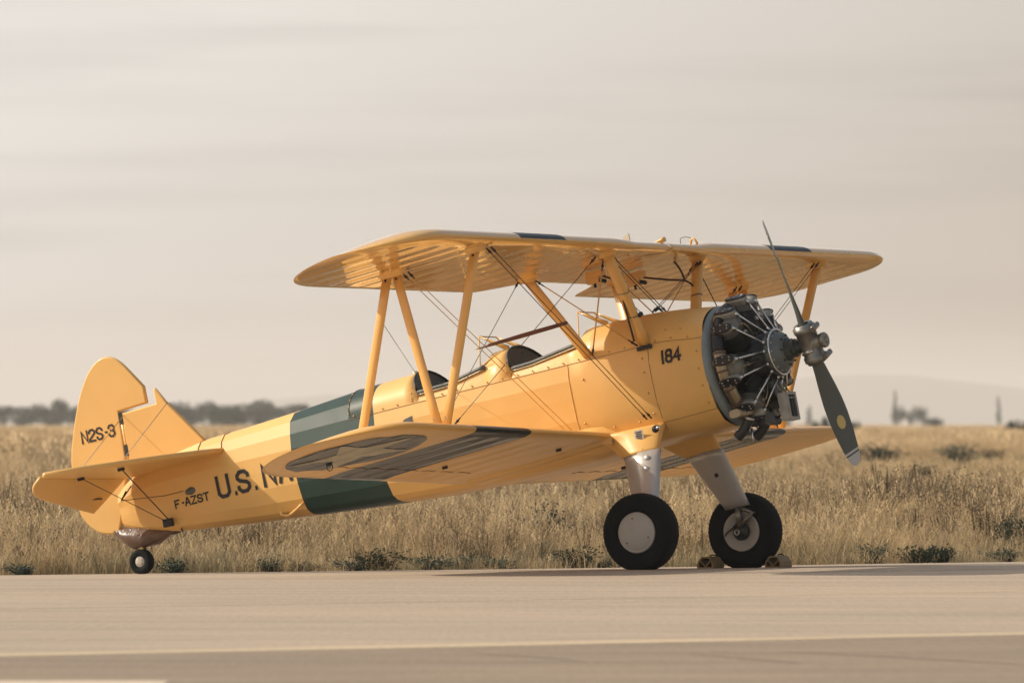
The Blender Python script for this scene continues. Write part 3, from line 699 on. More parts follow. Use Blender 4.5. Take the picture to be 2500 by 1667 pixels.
# fuel lines under the tank
def pipe(pts, r, m_, nm='fuel_line'): a = MB(); a.tube(spline(pts, 6), r, 8); part(a, nm, m_)
for y0 in (-.28, .45):
    a = MB(); a.box((-.34, y0, 2.33), (.17, .07, .06)); a.box((-.36, y0, 2.275), (.11, .06, .05)); part(a, 'fuel_gauge', M['yellow'])
    a = MB(); a.tube([(-.36, y0, 2.25), (-.36, y0, 2.215)], .012, 8); a.tube([(-.30, y0, 2.27), (-.25, y0, 2.25)], .018, 8); part(a, 'fuel_valve', M['dark'])
pipe([(-.27, -.28, 2.30), (-.12, -.36, 2.235), (.02, -.50, 2.22), (.06, -.60, 2.20), (.08, -.66, 2.05), (.06, -.585, 1.80), (.03, -.50, 1.66)], .0095, M['wire'])
pipe([(-.27, .45, 2.30), (-.08, .55, 2.24), (.04, .66, 2.20), (.09, .70, 2.08), (.10, .56, 1.86)], .0095, M['wire'])
pipe([(-.02, -.72, 2.39), (.0, -.60, 2.32), (.02, -.54, 2.24)], .010, M['wire']); pipe([(-.02, .60, 2.39), (.0, .64, 2.32), (.02, .66, 2.22)], .010, M['wire'])
# antenna wire
a = MB(); a.tube([(-2.40, -.02, 1.915), (-.90, -3.09, 1.96)], .0025, 4); part(a, 'antenna_wire', M['wire'])
a = MB(); a.tube([(-2.40, -.02, 1.875), (-2.40, -.02, 1.925)], .020, 10); part(a, 'antenna_base', M['white'])

# ------------------------------------------------------------------ cockpits
def coaming(x0, x1):
    for sd in (-1, 1):
        pts = []
        for x in np.linspace(x0 + .005, x1 - .005, 16):
            z, y = rim_at(min(max(x, x0 + .001), x1 - .001)); pts.append((x, sd * (y + .002), z + .006))
        a = MB(); a.tube(pts, .020, 8); part(a, 'coaming', M['pad'])
        a = MB(); a.tube([(p[0], p[1] + sd * .014, p[2] - .022) for p in pts], .008, 6); part(a, 'coaming_trim', M['brass'])
    # rear bulkhead edge trim
    P = half_ring(x0)[9:]; zr, yr = rim_at(x0 + .001)
    pp = [(y, z) for y, z in P if z > zr - .02]
    lx = lambda z: x0 + .006 - LEAN * max(0, z - 1.69) / .23
    pts = [Vector((lx(z), -y, z + .002)) for y, z in pp] + [Vector((lx(z), y, z + .002)) for y, z in pp[-2::-1]]
    a = MB(); a.tube(pts, .010, 6); part(a, 'headrest_trim', M['eblack'])
    for y, z in ((-.22, 1.73), (0, 1.86), (.2, 1.73)):
        a = MB(); a.lathe([(0, .008), (.006, .006), (.007, .0005)], (lx(z) - .002, y, z), (1, 0, .2), 8); part(a, 'bulkhead_bolt', M['dark'])
coaming(RC0, RC1); coaming(FC0, FC1)
gm = bpy.data.materials.new('windscreen_glass'); gm.use_nodes = True; gb = gm.node_tree.nodes['Principled BSDF']
gb.inputs['Base Color'].default_value = (.93, .95, .95, 1); gb.inputs['Roughness'].default_value = .03; gb.inputs['Transmission Weight'].default_value = 1; gb.inputs['IOR'].default_value = 1.02; gb.inputs['Specular IOR Level'].default_value = .6
M['glass'] = gm
def windscreen(dx):
    A = {s_: Vector((-.645 + dx, s_ * .15, 2.066)) for s_ in (-1, 1)}
    C = {s_: Vector((-.57 + dx, s_ * .365, 1.768)) for s_ in (-1, 1)}
    D = {s_: Vector((-.385 + dx, s_ * .14, 1.905)) for s_ in (-1, 1)}
    root = bpy.data.objects.new('windscreen', None); COL.objects.link(root); root.parent = PLANE; root.matrix_basis = PBASE
    def fr(p, q, r=.007):
        a = MB(); a.tube([p, q], r, 6); a.build('frame', M['yellow'], root)
    fr(A[-1], A[1], .007)
    for s_ in (-1, 1):
        fr(A[s_], C[s_], .006)
        a = MB(); a.strut(A[s_], D[s_], .010, .010, .052, .012, fwd=(0, 0, 1), seg=3); a.build('top_frame', M['yellow'], root)
        a = MB(); q0, q1 = C[s_], D[s_]
        base = [q0.lerp(q1, f) for f in np.linspace(0, 1, 6)]
        for i, p in enumerate(base):
            zz = p.z
            base[i] = Vector((p.x, s_ * (abs(p.y) + .012 * math.sin(PI * i / 5)), zz + .01 * math.sin(PI * i / 5)))
        a.tube(base, .010, 6); a.build('base_frame', M['yellow'], root)
        a = MB(); a.tube([p + Vector((.015, s_ * .004, -.022)) for p in base], .007, 5); a.build('base_gap', M['dark'], root)
        for f in (.1, .35, .6, .85):
            p = q0.lerp(q1, f); b_ = MB(); b_.lathe([(0, .005), (.004, .004), (.005, .0005)], p + Vector((0, s_ * .012, .012)), (0, s_, .3), 6); b_.build('rivet', M['alu'], root)
        nrm = (C[s_] - A[s_]).cross(D[s_] - A[s_]).normalized() * .0015
        a = MB(); a.add([A[s_] + nrm, C[s_] + nrm, D[s_] + nrm, A[s_] - nrm, C[s_] - nrm, D[s_] - nrm], [(0, 1, 2), (3, 5, 4), (0, 3, 4, 1), (1, 4, 5, 2), (2, 5, 3, 0)]); a.build('glass_pane', M['glass'], root)
    fr(D[-1], D[1], .01)
    nrm = (A[1] - A[-1]).cross(D[-1] - A[-1]).normalized() * .0015
    a = MB(); Q = [A[-1], A[1], D[1], D[-1]]; a.add([p + nrm for p in Q] + [p - nrm for p in Q], [(0, 1, 2, 3), (7, 6, 5, 4), (0, 4, 5, 1), (1, 5, 6, 2), (2, 6, 7, 3), (3, 7, 4, 0)]); a.build('glass_pane', M['glass'], root)
windscreen(0); windscreen(-.995)

# ------------------------------------------------------------------ landing gear
for sd in (-1, 1):
    # yellow fairing from the wing root / belly to the leg
    rows = []
    for q in np.linspace(0, 1, 9):
        x0 = -.56 + (.30) * q ** .8; x1 = .13 - .02 * q; 
        cy = .40 + .17 * q; z = .93 - .235 * q; ry = (.10 - .03 * q)
        if q < .3: x0 -= .18 * (1 - q / .3)
        xm, rx = (x0 + x1) / 2, (x1 - x0) / 2
        rows.append([Vector((xm + rx * math.cos(g), sd * (cy + ry * math.sin(g) * (1 if math.cos(g) > 0 else (1 - .5 * abs(math.cos(g))))), z)) for g in np.linspace(0, 2 * PI, 29)[:-1]])
    a = MB(); a.loft(rows, 0, True); gf = part(a, 'gear_fairing', M['satin'])
    rows = []
    top = [(-.235, .128), (-.10, .16)]
    for q in np.linspace(0, 1, 9):
        x0 = -.238 + .145 * q; x1 = .128 + .022 * q; cy = .565 + .27 * q; z = .705 - .50 * q; ry = .072 - .012 * q
        xm, rx = (x0 + x1) / 2, (x1 - x0) / 2
        rows.append([Vector((xm + rx * math.cos(g), sd * (cy + ry * math.sin(g) * (1 if math.cos(g) > 0 else (1 - .45 * abs(math.cos(g))))), z)) for g in np.linspace(0, 2 * PI, 29)[:-1]])
    a = MB(); a.loft(rows, 0, True); leg = part(a, 'gear_leg', M['silver'])
    for i, v in enumerate(rows[0][2:26:4]):
        for dz, pr, mm in ((.02, gf, 'rivet'), (-.02, leg, 'alu')):
            d = Vector((v.x + .05, v.y - sd * .57, 0)).normalized(); a = MB(); a.lathe([(0, .006), (.004, .005), (.005, .0005)], Vector((v.x, v.y + sd * (-.008 if dz > 0 else .006), v.z + dz)) + d * .002, d, 6); part(a, 'screw', M[mm], pr)
    # dents on the leg: two shallow raised domes
    for (x, z) in ((.03, .64), (.03, .545)):
        q = (.705 - z) / .5; cy = .565 + .27 * q
        a = MB(); a.lathe([(0, .028), (.006, .022), (.010, .012), (.011, .0005)], (x, sd * (cy + .066 - .012 * q), z), (0, sd, .25), 14); part(a, 'leg_blister', M['silver'], leg)
    a = MB(); a.lathe([(0, .019), (.003, .019), (.003, .012), (-.004, .0005)], (.0, sd * (.565 + .27 * .42 - .070), .705 - .5 * .42), (0, -sd, -.25), 14); part(a, 'access_hole', M['dark'], leg)
    # oleo, axle, torque links
    a = MB(); a.tube([(.03, sd * .835, .22), (.01, sd * .855, .04)], .028, 12); a.tube([(.0, sd * .86, .03), (0, sd * .96, 0)], .026, 12); part(a, 'oleo', M['hub'])
    a = MB(); a.tube([(.06, sd * .83, .20), (.165, sd * .83, .13)], [.02, .012], 8); a.tube([(.165, sd * .83, .13), (.03, sd * .845, .055)], [.012, .02], 8); a.tube([(.15, sd * .81, .13), (.18, sd * .86, .13)], .010, 6); part(a, 'torque_link', M['hub'])
    a = MB(); a.lathe([(0, .075), (.025, .072), (.03, .045), (.05, .04), (.052, .0005)], (0, sd * .885, 0), (0, -sd, 0), 24)
    for k in range(8): g = 2 * PI * k / 8; a.tube([(.055 * math.cos(g), sd * .89, .055 * math.sin(g)), (.055 * math.cos(g), sd * .855, .055 * math.sin(g))], .007, 6)
    part(a, 'brake_drum', M['engine'])
    a = MB(); a.lathe([(0, .026), (.014, .026), (.014, .017), (.0, .016)], (-.02, sd * .84, -.005), (0, -sd, 0), 16); part(a, 'axle_ring', M['alu'])
    a = MB(); a.tube(spline([(.0, sd * .84, .08), (-.06, sd * .845, .04), (-.12, sd * .85, .015), (-.155, sd * .86, -.01)], 4), .007, 6); part(a, 'brake_hose', M['eblack'])
    # jack point by the fairing
    a = MB(); a.lathe([(0, .032), (.006, .032), (.008, .0005)], (.085, sd * .515, .880), (.5, sd, 0), 16); part(a, 'jack_point', M['dark'])
    a = MB(); a.tube([(.085, sd * .51, .882), (.14, sd * .56, .885)], .012, 10); part(a, 'jack_pin', M['chrome'])
    wheel('main_wheel', Vector((0, sd * .955, 0)), .335, .205, .172, .3126 if sd < 0 else .3175, sd, True)
def box_leg(): pass
a = MB(); a.box((-.06, -.556, .845), (.085, .004, .115)); pl = part(a, 'placard', M['white'])
for k in range(6):
    a = MB(); a.box((-.06, -.5595, .885 - k * .016), (.062 - (k % 2) * .012, .002, .008)); part(a, 'placard_line', M['black'], pl)

# ------------------------------------------------------------------ cowl ring, engine
AX = 1.335
c0 = (0, 0, 1.31)
a = MB(); a.lathe([(.655, .528), (.672, .526), (.697, .512), (.715, .49), (.724, .465), (.720, .445), (.70, .432), (.64, .42)], c0, (1, 0, 0), 72); part(a, 'cowl_lip', M['grey'])
a = MB(); a.lathe([(.63, .41), (.64, .30), (.66, .1), (.66, .001)], c0, (1, 0, 0), 48); part(a, 'firewall_baffle', M['eblack'])
EC = Vector((.965, 0, AX))
a = MB(); a.lathe([(-.32, .17), (-.18, .18), (.085, .185), (.09, .10)], EC, (1, 0, 0), 56); part(a, 'crankcase_body', M['eblack'])
a = MB(); a.lathe([(.088, .10), (.09, .185), (.12, .188), (.13, .185), (.16, .180), (.165, .172), (.215, .158), (.245, .115), (.25, .10)], EC, (1, 0, 0), 56); crank = part(a, 'crankcase', M['case'])
a = MB(); a.lathe([(.248, .095), (.262, .095), (.263, .083), (.285, .083), (.287, .073), (.305, .073), (.307, .079), (.325, .079), (.327, .06), (.37, .055), (.371, .048), (.44, .048)], EC, (1, 0, 0), 40); part(a, 'thrust_nut', M['engine'], crank)
for k in range(14):
    g = 2 * PI * k / 14; a = MB(); a.lathe([(0, .008), (.012, .008), (.014, .0005)], EC + Vector((.165, .168 * math.cos(g), .168 * math.sin(g))), (1, 0, 0), 6); part(a, 'case_bolt', M['alu'], crank)
for k in range(8):
    g = 2 * PI * k / 8; a = MB(); a.lathe([(0, .008), (.02, .008), (.022, .0005)], EC + Vector((.235, .128 * math.cos(g), .128 * math.sin(g))), (1, 0, 0), 6); part(a, 'nose_bolt', M['dark'], crank)
# ignition harness ring
a = MB(); a.tube([EC + Vector((.16, .196 * math.cos(g), .196 * math.sin(g))) for g in np.linspace(-.2, 2 * PI - .7, 60)], .0105, 8); part(a, 'ignition_ring', M['chrome'], crank)
a = MB(); a.tube(spline([EC + Vector((.19, -.03, .165)), EC + Vector((.225, .02, .10)), EC + Vector((.235, .03, .03)), EC + Vector((.24, .035, -.03)), EC + Vector((.245, .055, -.07))], 4), [.005] * 16 + [.010] * 9, 6) if False else a.tube(spline([EC + Vector((.19, -.03, .165)), EC + Vector((.225, .02, .10)), EC + Vector((.235, .03, .03)), EC + Vector((.24, .035, -.03)), EC + Vector((.245, .055, -.07))], 4), .006, 6)
part(a, 'oil_line', M['brown'], crank)
ECX = .86
for ci in range(7):
    th = 2 * PI * ci / 7; rad = Vector((0, -math.sin(th), math.cos(th))); tan = Vector((0, -math.cos(th), -math.sin(th))); X = Vector((1, 0, 0)); o = Vector((ECX, 0, AX))
    root = bpy.data.objects.new('engine_cylinder', None); COL.objects.link(root); root.parent = PLANE; root.matrix_basis = PBASE
    fins = [(.19, .075)]
    r = .22
    while r < .40: fins += [(r, .082), (r, .106), (r + .005, .106), (r + .005, .082)]; r += .012
    a = MB(); a.lathe(fins, o, rad, 26, 0, False); a.build('barrel', M['engine'], root)
    a = MB(); a.lathe([(.40, .108), (.455, .112), (.475, .09), (.49, .05), (.495, .001)], o, rad, 26); 
    for k in range(5): a.lathe([(.402 + k * .012, .108), (.402 + k * .012, .124), (.406 + k * .012, .124), (.406 + k * .012, .108)], o, rad, 22, 0, False)
    a.build('head', M['headm'], root)
    a = MB(); a.tube(spline([o + rad * .45 - X * .08 - tan * .05, o + rad * .47 - X * .13 - tan * .07, o + rad * .49 - X * .09 - tan * .10], 4), .026, 10); a.build('exhaust_stack', M['brass'], root)
    a = MB(); a.box(o + rad * .33 + X * .105, (.02, .05, .03)); a.build('baffle_clip', M['alu'], root)
    for s_ in (-1, 1):
        base = o + tan * (s_ * .075) + rad * .475
        tl = (rad * 1.0 + tan * (s_ * .42)).normalized(); pt = X.cross(tl).normalized()
        # rocker box: rounded long box along x
        rows = []
        for (h, sc_) in ((-.045, .62), (-.01, 1.02), (.025, 1.12), (.054, 1.14)):
            rows.append([base + tl * h + X * (.088 * sc_ * (math.copysign(abs(math.cos(g)) ** .7, math.cos(g))) - .005) + pt * (.036 * sc_ * math.copysign(abs(math.sin(g)) ** .8, math.sin(g))) for g in np.linspace(0, 2 * PI, 21)[:-1]])
        a = MB(); a.loft(rows, 0, True); a.build('rocker_box', M['rocker'], root)
        rows = [[base + tl * h + X * (.090 * sc_ * (math.copysign(abs(math.cos(g)) ** .7, math.cos(g))) - .005) + pt * (.038 * sc_ * math.copysign(abs(math.sin(g)) ** .8, math.sin(g))) for g in np.linspace(0, 2 * PI, 21)[:-1]] for (h, sc_) in ((.054, 1.14), (.062, 1.14), (.070, .98))]
        a = MB(); a.loft(rows, 0, False)
        for k in range(6):
            g = 2 * PI * (k + .5) / 6; p = base + X * (.072 * math.cos(g) - .005) + pt * (.026 * math.sin(g)) + tl * .064; a.lathe([(0, .007), (.010, .007), (.012, .0005)], p, tl, 6, 1)
        a.build('rocker_cover', [M['eblack'], M['alu']], root)
        p0 = base + X * .088 + tl * .015; p1 = Vector((1.095, 0, AX)) + rad * .195 + tan * (s_ * .055)
        a = MB(); a.tube([p0, p1], .0095, 8); d = (p1 - p0).normalized(); a.tube([p0 - d * .01, p0 + d * .03], .016, 8); a.tube([p1 - d * .03, p1], .015, 8); a.build('pushrod', M['chrome'], root)
    # spark plug + lead, intake pipe
    p = o + rad * .43 + X * .10; a = MB(); a.tube([p - X * .02, p + X * .035], .012, 8); a.tube([p + X * .035, p + X * .05, p + X * .06 - rad * .05, o + rad * .20 + X * .16], .006, 6); a.build('spark_plug', M['brass'], root)
    a = MB(); a.tube(spline([o + rad * .44 - X * .10 + tan * .04, o + rad * .42 - X * .17 + tan * .06, o + rad * .30 - X * .20 + tan * .08, o + rad * .18 - X * .16 + tan * .08], 4), .027, 10); a.build('intake_pipe', M['eblack'], root)
# exhaust collector on the near side of the ring and bottom
arc = lambda a0, a1, r, x, n=14: [Vector((x, -r * math.sin(g), AX + r * math.cos(g))) for g in np.linspace(math.radians(a0), math.radians(a1), n)]
a = MB(); a.tube(arc(82, 140, .480, .80), .056, 16); part(a, 'exhaust_collector', M['brass'])
a = MB(); a.tube(arc(20, 82, .475, .79), .050, 12); part(a, 'exhaust_collector', M['eblack'])
for g_ in (84, 102, 121, 139):
    a = MB(); a.tube(arc(g_ - 1, g_ + 1, .480, .80, 3), .060, 16); part(a, 'collector_clamp', M['brown'])
a = MB()
rows = [[Vector((x, y, .868 + .036 * math.copysign(abs(math.sin(g)) ** .5, math.sin(g)))) + Vector((.055 * math.cos(g), 0, 0)) for g in np.linspace(0, 2 * PI, 17)[:-1]] for x, y in ((.78, -.36), (.82, -.20), (.84, 0), (.84, .12), (.82, .30))]
a.loft(rows, 0, True); part(a, 'heater_muff', M['brass'])
for sd_, y0 in ((-1, -.20), (1, .14)):
    a = MB(); a.tube(spline([(.84, y0, .84), (.80, y0, .78), (.755, y0 - .01, .725), (.69, y0 - .02, .68)], 5), .043, 14); part(a, 'exhaust_outlet', M['eblack'])
    a = MB(); a.lathe([(0, .048), (.018, .048)], (.825, y0, .81), (.5, 0, 1), 16); part(a, 'outlet_clamp', M['alu'])
a = MB(); a.tube([(.80, -.14, .74), (.79, -.14, .60)], [.010, .004], 6); part(a, 'drain_tube', M['chrome'])
# carburettor mass and accessory clutter behind cylinders
a = MB(); a.box((.86, -.02, .80), (.14, .20, .09)); a.tube([(.80, -.18, .78), (.92, .16, .78)], .035, 10); part(a, 'carburettor', M['eblack'])
# engine mount struts
for (p, q) in (((.66, -.30, 1.60), (.80, -.18, 1.45)), ((.64, -.34, 1.10), (.80, -.18, 1.22)), ((.62, -.36, 1.52), (.80, -.40, 1.00))):
    a = MB(); a.tube([p, q], .016, 8); part(a, 'engine_mount', M['grey'])
# oil cooler box with open louvres
ob = bpy.data.objects.new('oil_cooler', None); COL.objects.link(ob); ob.parent = PLANE; ob.matrix_basis = PBASE @ Matrix.Translation((1.10, .03, .865))
a = MB(); W_, H_, D_ = .175, .235, .085
a.box((-D_ / 2, 0, 0), (.006, W_, H_)); a.box((0, -W_ / 2, 0), (D_, .006, H_)); a.box((0, W_ / 2, 0), (D_, .006, H_)); a.box((0, 0, H_ / 2), (D_, W_ + .006, .006)); a.box((0, 0, -H_ / 2), (D_, W_ + .006, .006)); 
for y in (-W_ / 2 + .012, W_ / 2 - .012): a.box((D_ / 2, y, 0), (.006, .03, H_))
for z in (-H_ / 2 + .010, H_ / 2 - .010): a.box((D_ / 2 + .001, 0, z), (.006, W_, .024))
a.build('cooler_case', M['rocker'], ob)
a = MB(); a.box((-.01, 0, 0), (.02, W_ - .02, H_ - .02)); a.build('cooler_core', M['eblack'], ob)
for y in (-.04, 0, .04):
    a = MB(); a.box((D_ / 2 - .008, y, 0), (.008, .004, H_ - .03)); a.build('cooler_slat', M['case'], ob)
a = MB(); a.box((D_ / 2 - .006, 0, .07), (.006, W_ - .04, .005)); a.build('cooler_slat', M['alu'], ob)
for p, q in (((1.10, -.04, .98), (1.02, -.05, 1.14)), ((1.12, .0, .98), (1.04, .0, 1.16)), ((1.12, .06, .98), (1.04, .06, 1.15)), ((1.10, .10, .985), (1.0, .16, 1.12))):
    a = MB(); a.tube([p, q], .0065, 6); part(a, 'oil_pipe', M['wirey'] if False else M['brass'])
a = MB(); a.lathe([(0, .055), (.10, .05), (.14, .03)], (1.0, .02, 1.10), (.3, 0, -1), 14); part(a, 'oil_sump', M['case'])
# harness leads: random little hoses between cylinders
for k in range(10):
    g = 2 * PI * (k + .3) / 10; r1, r2 = .22, .38 + .05 * (k % 3)
    p = Vector((.97, -r1 * math.sin(g), AX + r1 * math.cos(g))); q = Vector((.88, -r2 * math.sin(g + .15), AX + r2 * math.cos(g + .15)))
    a = MB(); a.tube(spline([p, p.lerp(q, .4) + Vector((.05, 0, 0)), q + Vector((.03, 0, .0)), q], 4), .0065, 6); part(a, 'ignition_lead', M['eblack'])

# ------------------------------------------------------------------ propeller
HB = Vector((1.425, 0, 1.344)); BA = math.radians(23.6)
bd = Vector((0, -math.sin(BA), math.cos(BA)))     # upper blade direction
pr_root = bpy.data.objects.new('propeller', None); COL.objects.link(pr_root); pr_root.parent = PLANE; pr_root.matrix_basis = PBASE
for s_ in (1, -1):
    d = bd * s_; tg = Vector((1, 0, 0)).cross(d) * -1   # direction of motion
    if s_ == 1 and tg.y > 0: tg = -tg
    if s_ == -1 and tg.y < 0: tg = -tg
    rows = []; R0, R1 = .13, 1.155
    tab = [(.0, .105, .085, 42), (.06, .11, .07, 41), (.15, .135, .045, 38), (.28, .175, .030, 34), (.42, .212, .022, 30), (.55, .225, .018, 27), (.70, .215, .014, 24), (.84, .185, .011, 21.5), (.93, .15, .009, 20.5), (.97, .115, .007, 20), (.99, .07, .005, 20), (1.0, .02, .003, 20)]
    fine = [lerp_tab([(t_[0],) + t_ for t_ in tab], f) for f in list(np.linspace(0, .86, 26)) + [.865, .885, .8855, .90, .9005, .93, .95, .97, .982, .99, .996, 1.0]]
    for (f, c_, th_, be) in fine:
        be = math.radians(be); cd = tg * math.cos(be) + Vector((1, 0, 0)) * math.sin(be); nn = cd.cross(d).normalized(); p = HB + d * (R0 + (R1 - R0) * f)
        rows.append([p + cd * (c_ / 2 * math.cos(g)) + nn * (th_ / 2 * math.sin(g) * (1 if math.sin(g) > 0 else .6)) for g in np.linspace(0, 2 * PI, 19)[:-1]])
    a = MB(); 
    for i in range(len(rows) - 1):
        f = (fine[i][0] + fine[i + 1][0]) / 2; mi = 1 if (f > .9 or .868 < f < .885) else 0
        a.loft(rows[i:i + 2], mi, True, True, False)
    a.add(rows[-1], [tuple(range(18))], 1)
    bl = a.build('blade', [M['blade'], M['bladet']], pr_root)
    # yellow spot on the face
    f0 = .60; c_, th_, be = lerp_tab(tab, f0); be = math.radians(be); cd = tg * math.cos(be) + Vector((1, 0, 0)) * math.sin(be); nn = cd.cross(d).normalized(); p = HB + d * (R0 + (R1 - R0) * f0)
    if nn.x < 0: nn = -nn
    a = MB(); a.add([p + cd * (.044 * math.cos(g)) * (1) + d * (.062 * math.sin(g)) + nn * (th_ * .5 + .0035) for g in np.linspace(0, 2 * PI, 25)[:-1]] + [p + cd * (.044 * math.cos(g)) + d * (.062 * math.sin(g)) + nn * (th_ * .2) for g in np.linspace(0, 2 * PI, 25)[:-1]], [tuple(range(24))] + [(k, (k + 1) % 24, 24 + (k + 1) % 24, 24 + k) for k in range(24)]); a.build('blade_emblem', M['blades'], bl)
    # barrel half
    a = MB(); a.lathe([(.0, .088), (.11, .090), (.115, .100), (.155, .100), (.160, .086), (.178, .084), (.180, .05)], HB, d, 28); a.build('hub_barrel', M['hub'], pr_root)
    # counterweight bracket
    a = MB(); q = HB + d * .135 + Vector((.035, 0, 0)); sidev = tg
    a.tube([HB + d * .12 + Vector((.05, 0, 0)), q + Vector((.03, 0, 0)) + sidev * .02, q + Vector((.075, 0, 0)) + sidev * .03], [.028, .030, .026], 8)
    a.strut(q + Vector((.075, 0, 0)) - sidev * .045, q + Vector((.075, 0, 0)) + sidev * .085, .05, .045, fwd=d, n=12, seg=2)
    a.build('counterweight', M['hub'], pr_root)
    a = MB(); a.tube([HB + d * .06 + Vector((-.06, 0, 0)) - tg * .085, HB + d * .045 + Vector((.05, 0, 0)) - tg * .085], .016, 8); a.build('hub_bolt', M['alu'], pr_root)
a = MB(); a.lathe([(.0, .078), (.055, .078), (.06, .068), (.075, .068), (.078, .060), (.118, .060), (.122, .066), (.150, .066), (.160, .058), (.161, .040), (.150, .036), (.150, .022), (.166, .020), (.167, .001)], HB, (1, 0, 0), 32); a.build('hub_dome', M['hub'], pr_root)

# ------------------------------------------------------------------ lettering
GL = {'U': [[(0, 6), (0, 1), (1, 0), (3, 0), (4, 1), (4, 6)]], 'S': [[(4, 4.6), (4, 5), (3, 6), (1, 6), (0, 5), (0, 4.1), (.7, 3.4), (3.3, 2.6), (4, 1.9), (4, 1), (3, 0), (1, 0), (0, 1), (0, 1.4)]], 'N': [[(0, 0), (0, 6), (4, 0), (4, 6)]],
      'A': [[(0, 0), (1.6, 6), (2.4, 6), (4, 0)], [(.6, 2), (3.4, 2)]], 'V': [[(0, 6), (2, 0), (4, 6)]], 'Y': [[(0, 6), (2, 3), (4, 6)], [(2, 3), (2, 0)]],
      '2': [[(0, 4.6), (0, 5), (1, 6), (3, 6), (4, 5), (4, 4), (0, 1), (0, 0), (4, 0)]], '3': [[(0, 4.7), (0, 5), (1, 6), (3, 6), (4, 5), (4, 4), (3, 3.1), (1.6, 3.1)], [(3, 3.1), (4, 2.1), (4, 1), (3, 0), (1, 0), (0, 1), (0, 1.4)]],
      '1': [[(1, 0), (1, 6)]], '8': [[(1, 3.1), (.2, 3.9), (.2, 5.2), (1, 6), (3, 6), (3.8, 5.2), (3.8, 3.9), (3, 3.1), (1, 3.1), (0, 2.2), (0, .9), (1, 0), (3, 0), (4, .9), (4, 2.2), (3, 3.1)]], '4': [[(3, 0), (3, 6), (0, 1.8), (4.2, 1.8)]],
      'F': [[(0, 0), (0, 6), (3.6, 6)], [(0, 3.1), (3, 3.1)]], 'Z': [[(0, 6), (4, 6), (0, 0), (4, 0)]], 'T': [[(0, 6), (4, 6)], [(2, 6), (2, 0)]], '-': [[(.4, 2.9), (2.4, 2.9)]], '.': [[(0, .0), (.9, .0)]], ' ': []}
ADV = {'1': 3.5, '-': 3.4, '.': 1.9, ' ': 2.0}
def lettering(text, x0, z0, h, wx, stroke, side, parent, yfn, gap=1.6, slope=0, nm='letter'):
    cx = 0
    for ch in text:
        if ch == ' ': cx += ADV[' '] * wx; continue
        a = MB()
        st_ = stroke if ch != '.' else stroke * 1.1
        for pl_ in GL[ch]:
            P = [Vector((cx + p[0] * wx, stroke / 2 + p[1] / 6 * (h - stroke))) for p in pl_]
            n = len(P); Ls = []; Rs = []
            for i, p in enumerate(P):
                if i == 0: t_ = (P[1] - P[0]).normalized(); nr = Vector((-t_.y, t_.x)); m_ = 1; p = p - t_ * (stroke / 2 if n > 2 or ch in '1T' else 0)
                elif i == n - 1: t_ = (P[-1] - P[-2]).normalized(); nr = Vector((-t_.y, t_.x)); m_ = 1; p = p + t_ * (stroke / 2 if n > 2 or ch in '1T' else 0)
                else:
                    t1_ = (P[i] - P[i - 1]).normalized(); t2_ = (P[i + 1] - P[i]).normalized(); b_ = (t1_ + t2_)
                    if b_.length < 1e-3: b_ = t2_
                    b_.normalize(); nr = Vector((-b_.y, b_.x)); m_ = min(1.9, 1 / max(.3, nr.dot(Vector((-t1_.y, t1_.x)))))
                Ls.append(p + nr * st_ / 2 * m_); Rs.append(p - nr * st_ / 2 * m_)
            for i in range(n - 1):
                sg = 6
                for k in range(sg):
                    qs = []
                    for (f, arr) in ((k / sg, Ls), ((k + 1) / sg, Ls), ((k + 1) / sg, Rs), (k / sg, Rs)):
                        v = arr[i].lerp(arr[i + 1], f); X_ = x0 + (v.x if side < 0 else -v.x); Z_ = z0 + v.y + slope * v.x
                        qs.append(Vector((X_, side * (yfn(X_, Z_) + .0045), Z_)))
                    a.add(qs, [(0, 1, 2, 3)])
        part(a, nm, M['black'], parent)
        cx += (ADV.get(ch, 4) + gap) * wx if ch not in ADV else ADV[ch] * wx
sy = lambda x, z: side_y(x, z)
lettering('U.S. NAVY', -4.455, 1.213, .207, .029, .034, -1, fus, sy, 1.9)
lettering('F-AZST', -4.958, 1.230, .078, .0130, .0145, -1, fus, sy, 1.5, slope=.0)
lettering('184', .25, 1.405, .124, .0138, .0235, -1, fus, sy, 1.9)
ry = lambda x, z: .024
lettering('N2S-3', -5.862, 2.005, .116, .0142, .0175, -1, rudder, ry, 1.6)
lettering('184', .262 + .23, 1.405, .122, .0135, .0195, 1, fus, sy, 1.9)
lettering('N2S-3', -5.862 + .32, 2.008, .112, .0140, .0165, 1, rudder, ry, 1.6)
a = MB(); q = [(-2.40, 1.42), (-2.40, 1.463), (-2.375, 1.488), (-2.29, 1.503), (-2.285, 1.40)]
a.add([surf(x, z, .005) for x, z in q], [tuple(range(5))]); part(a, 'step_pad', M['pad'], fus)

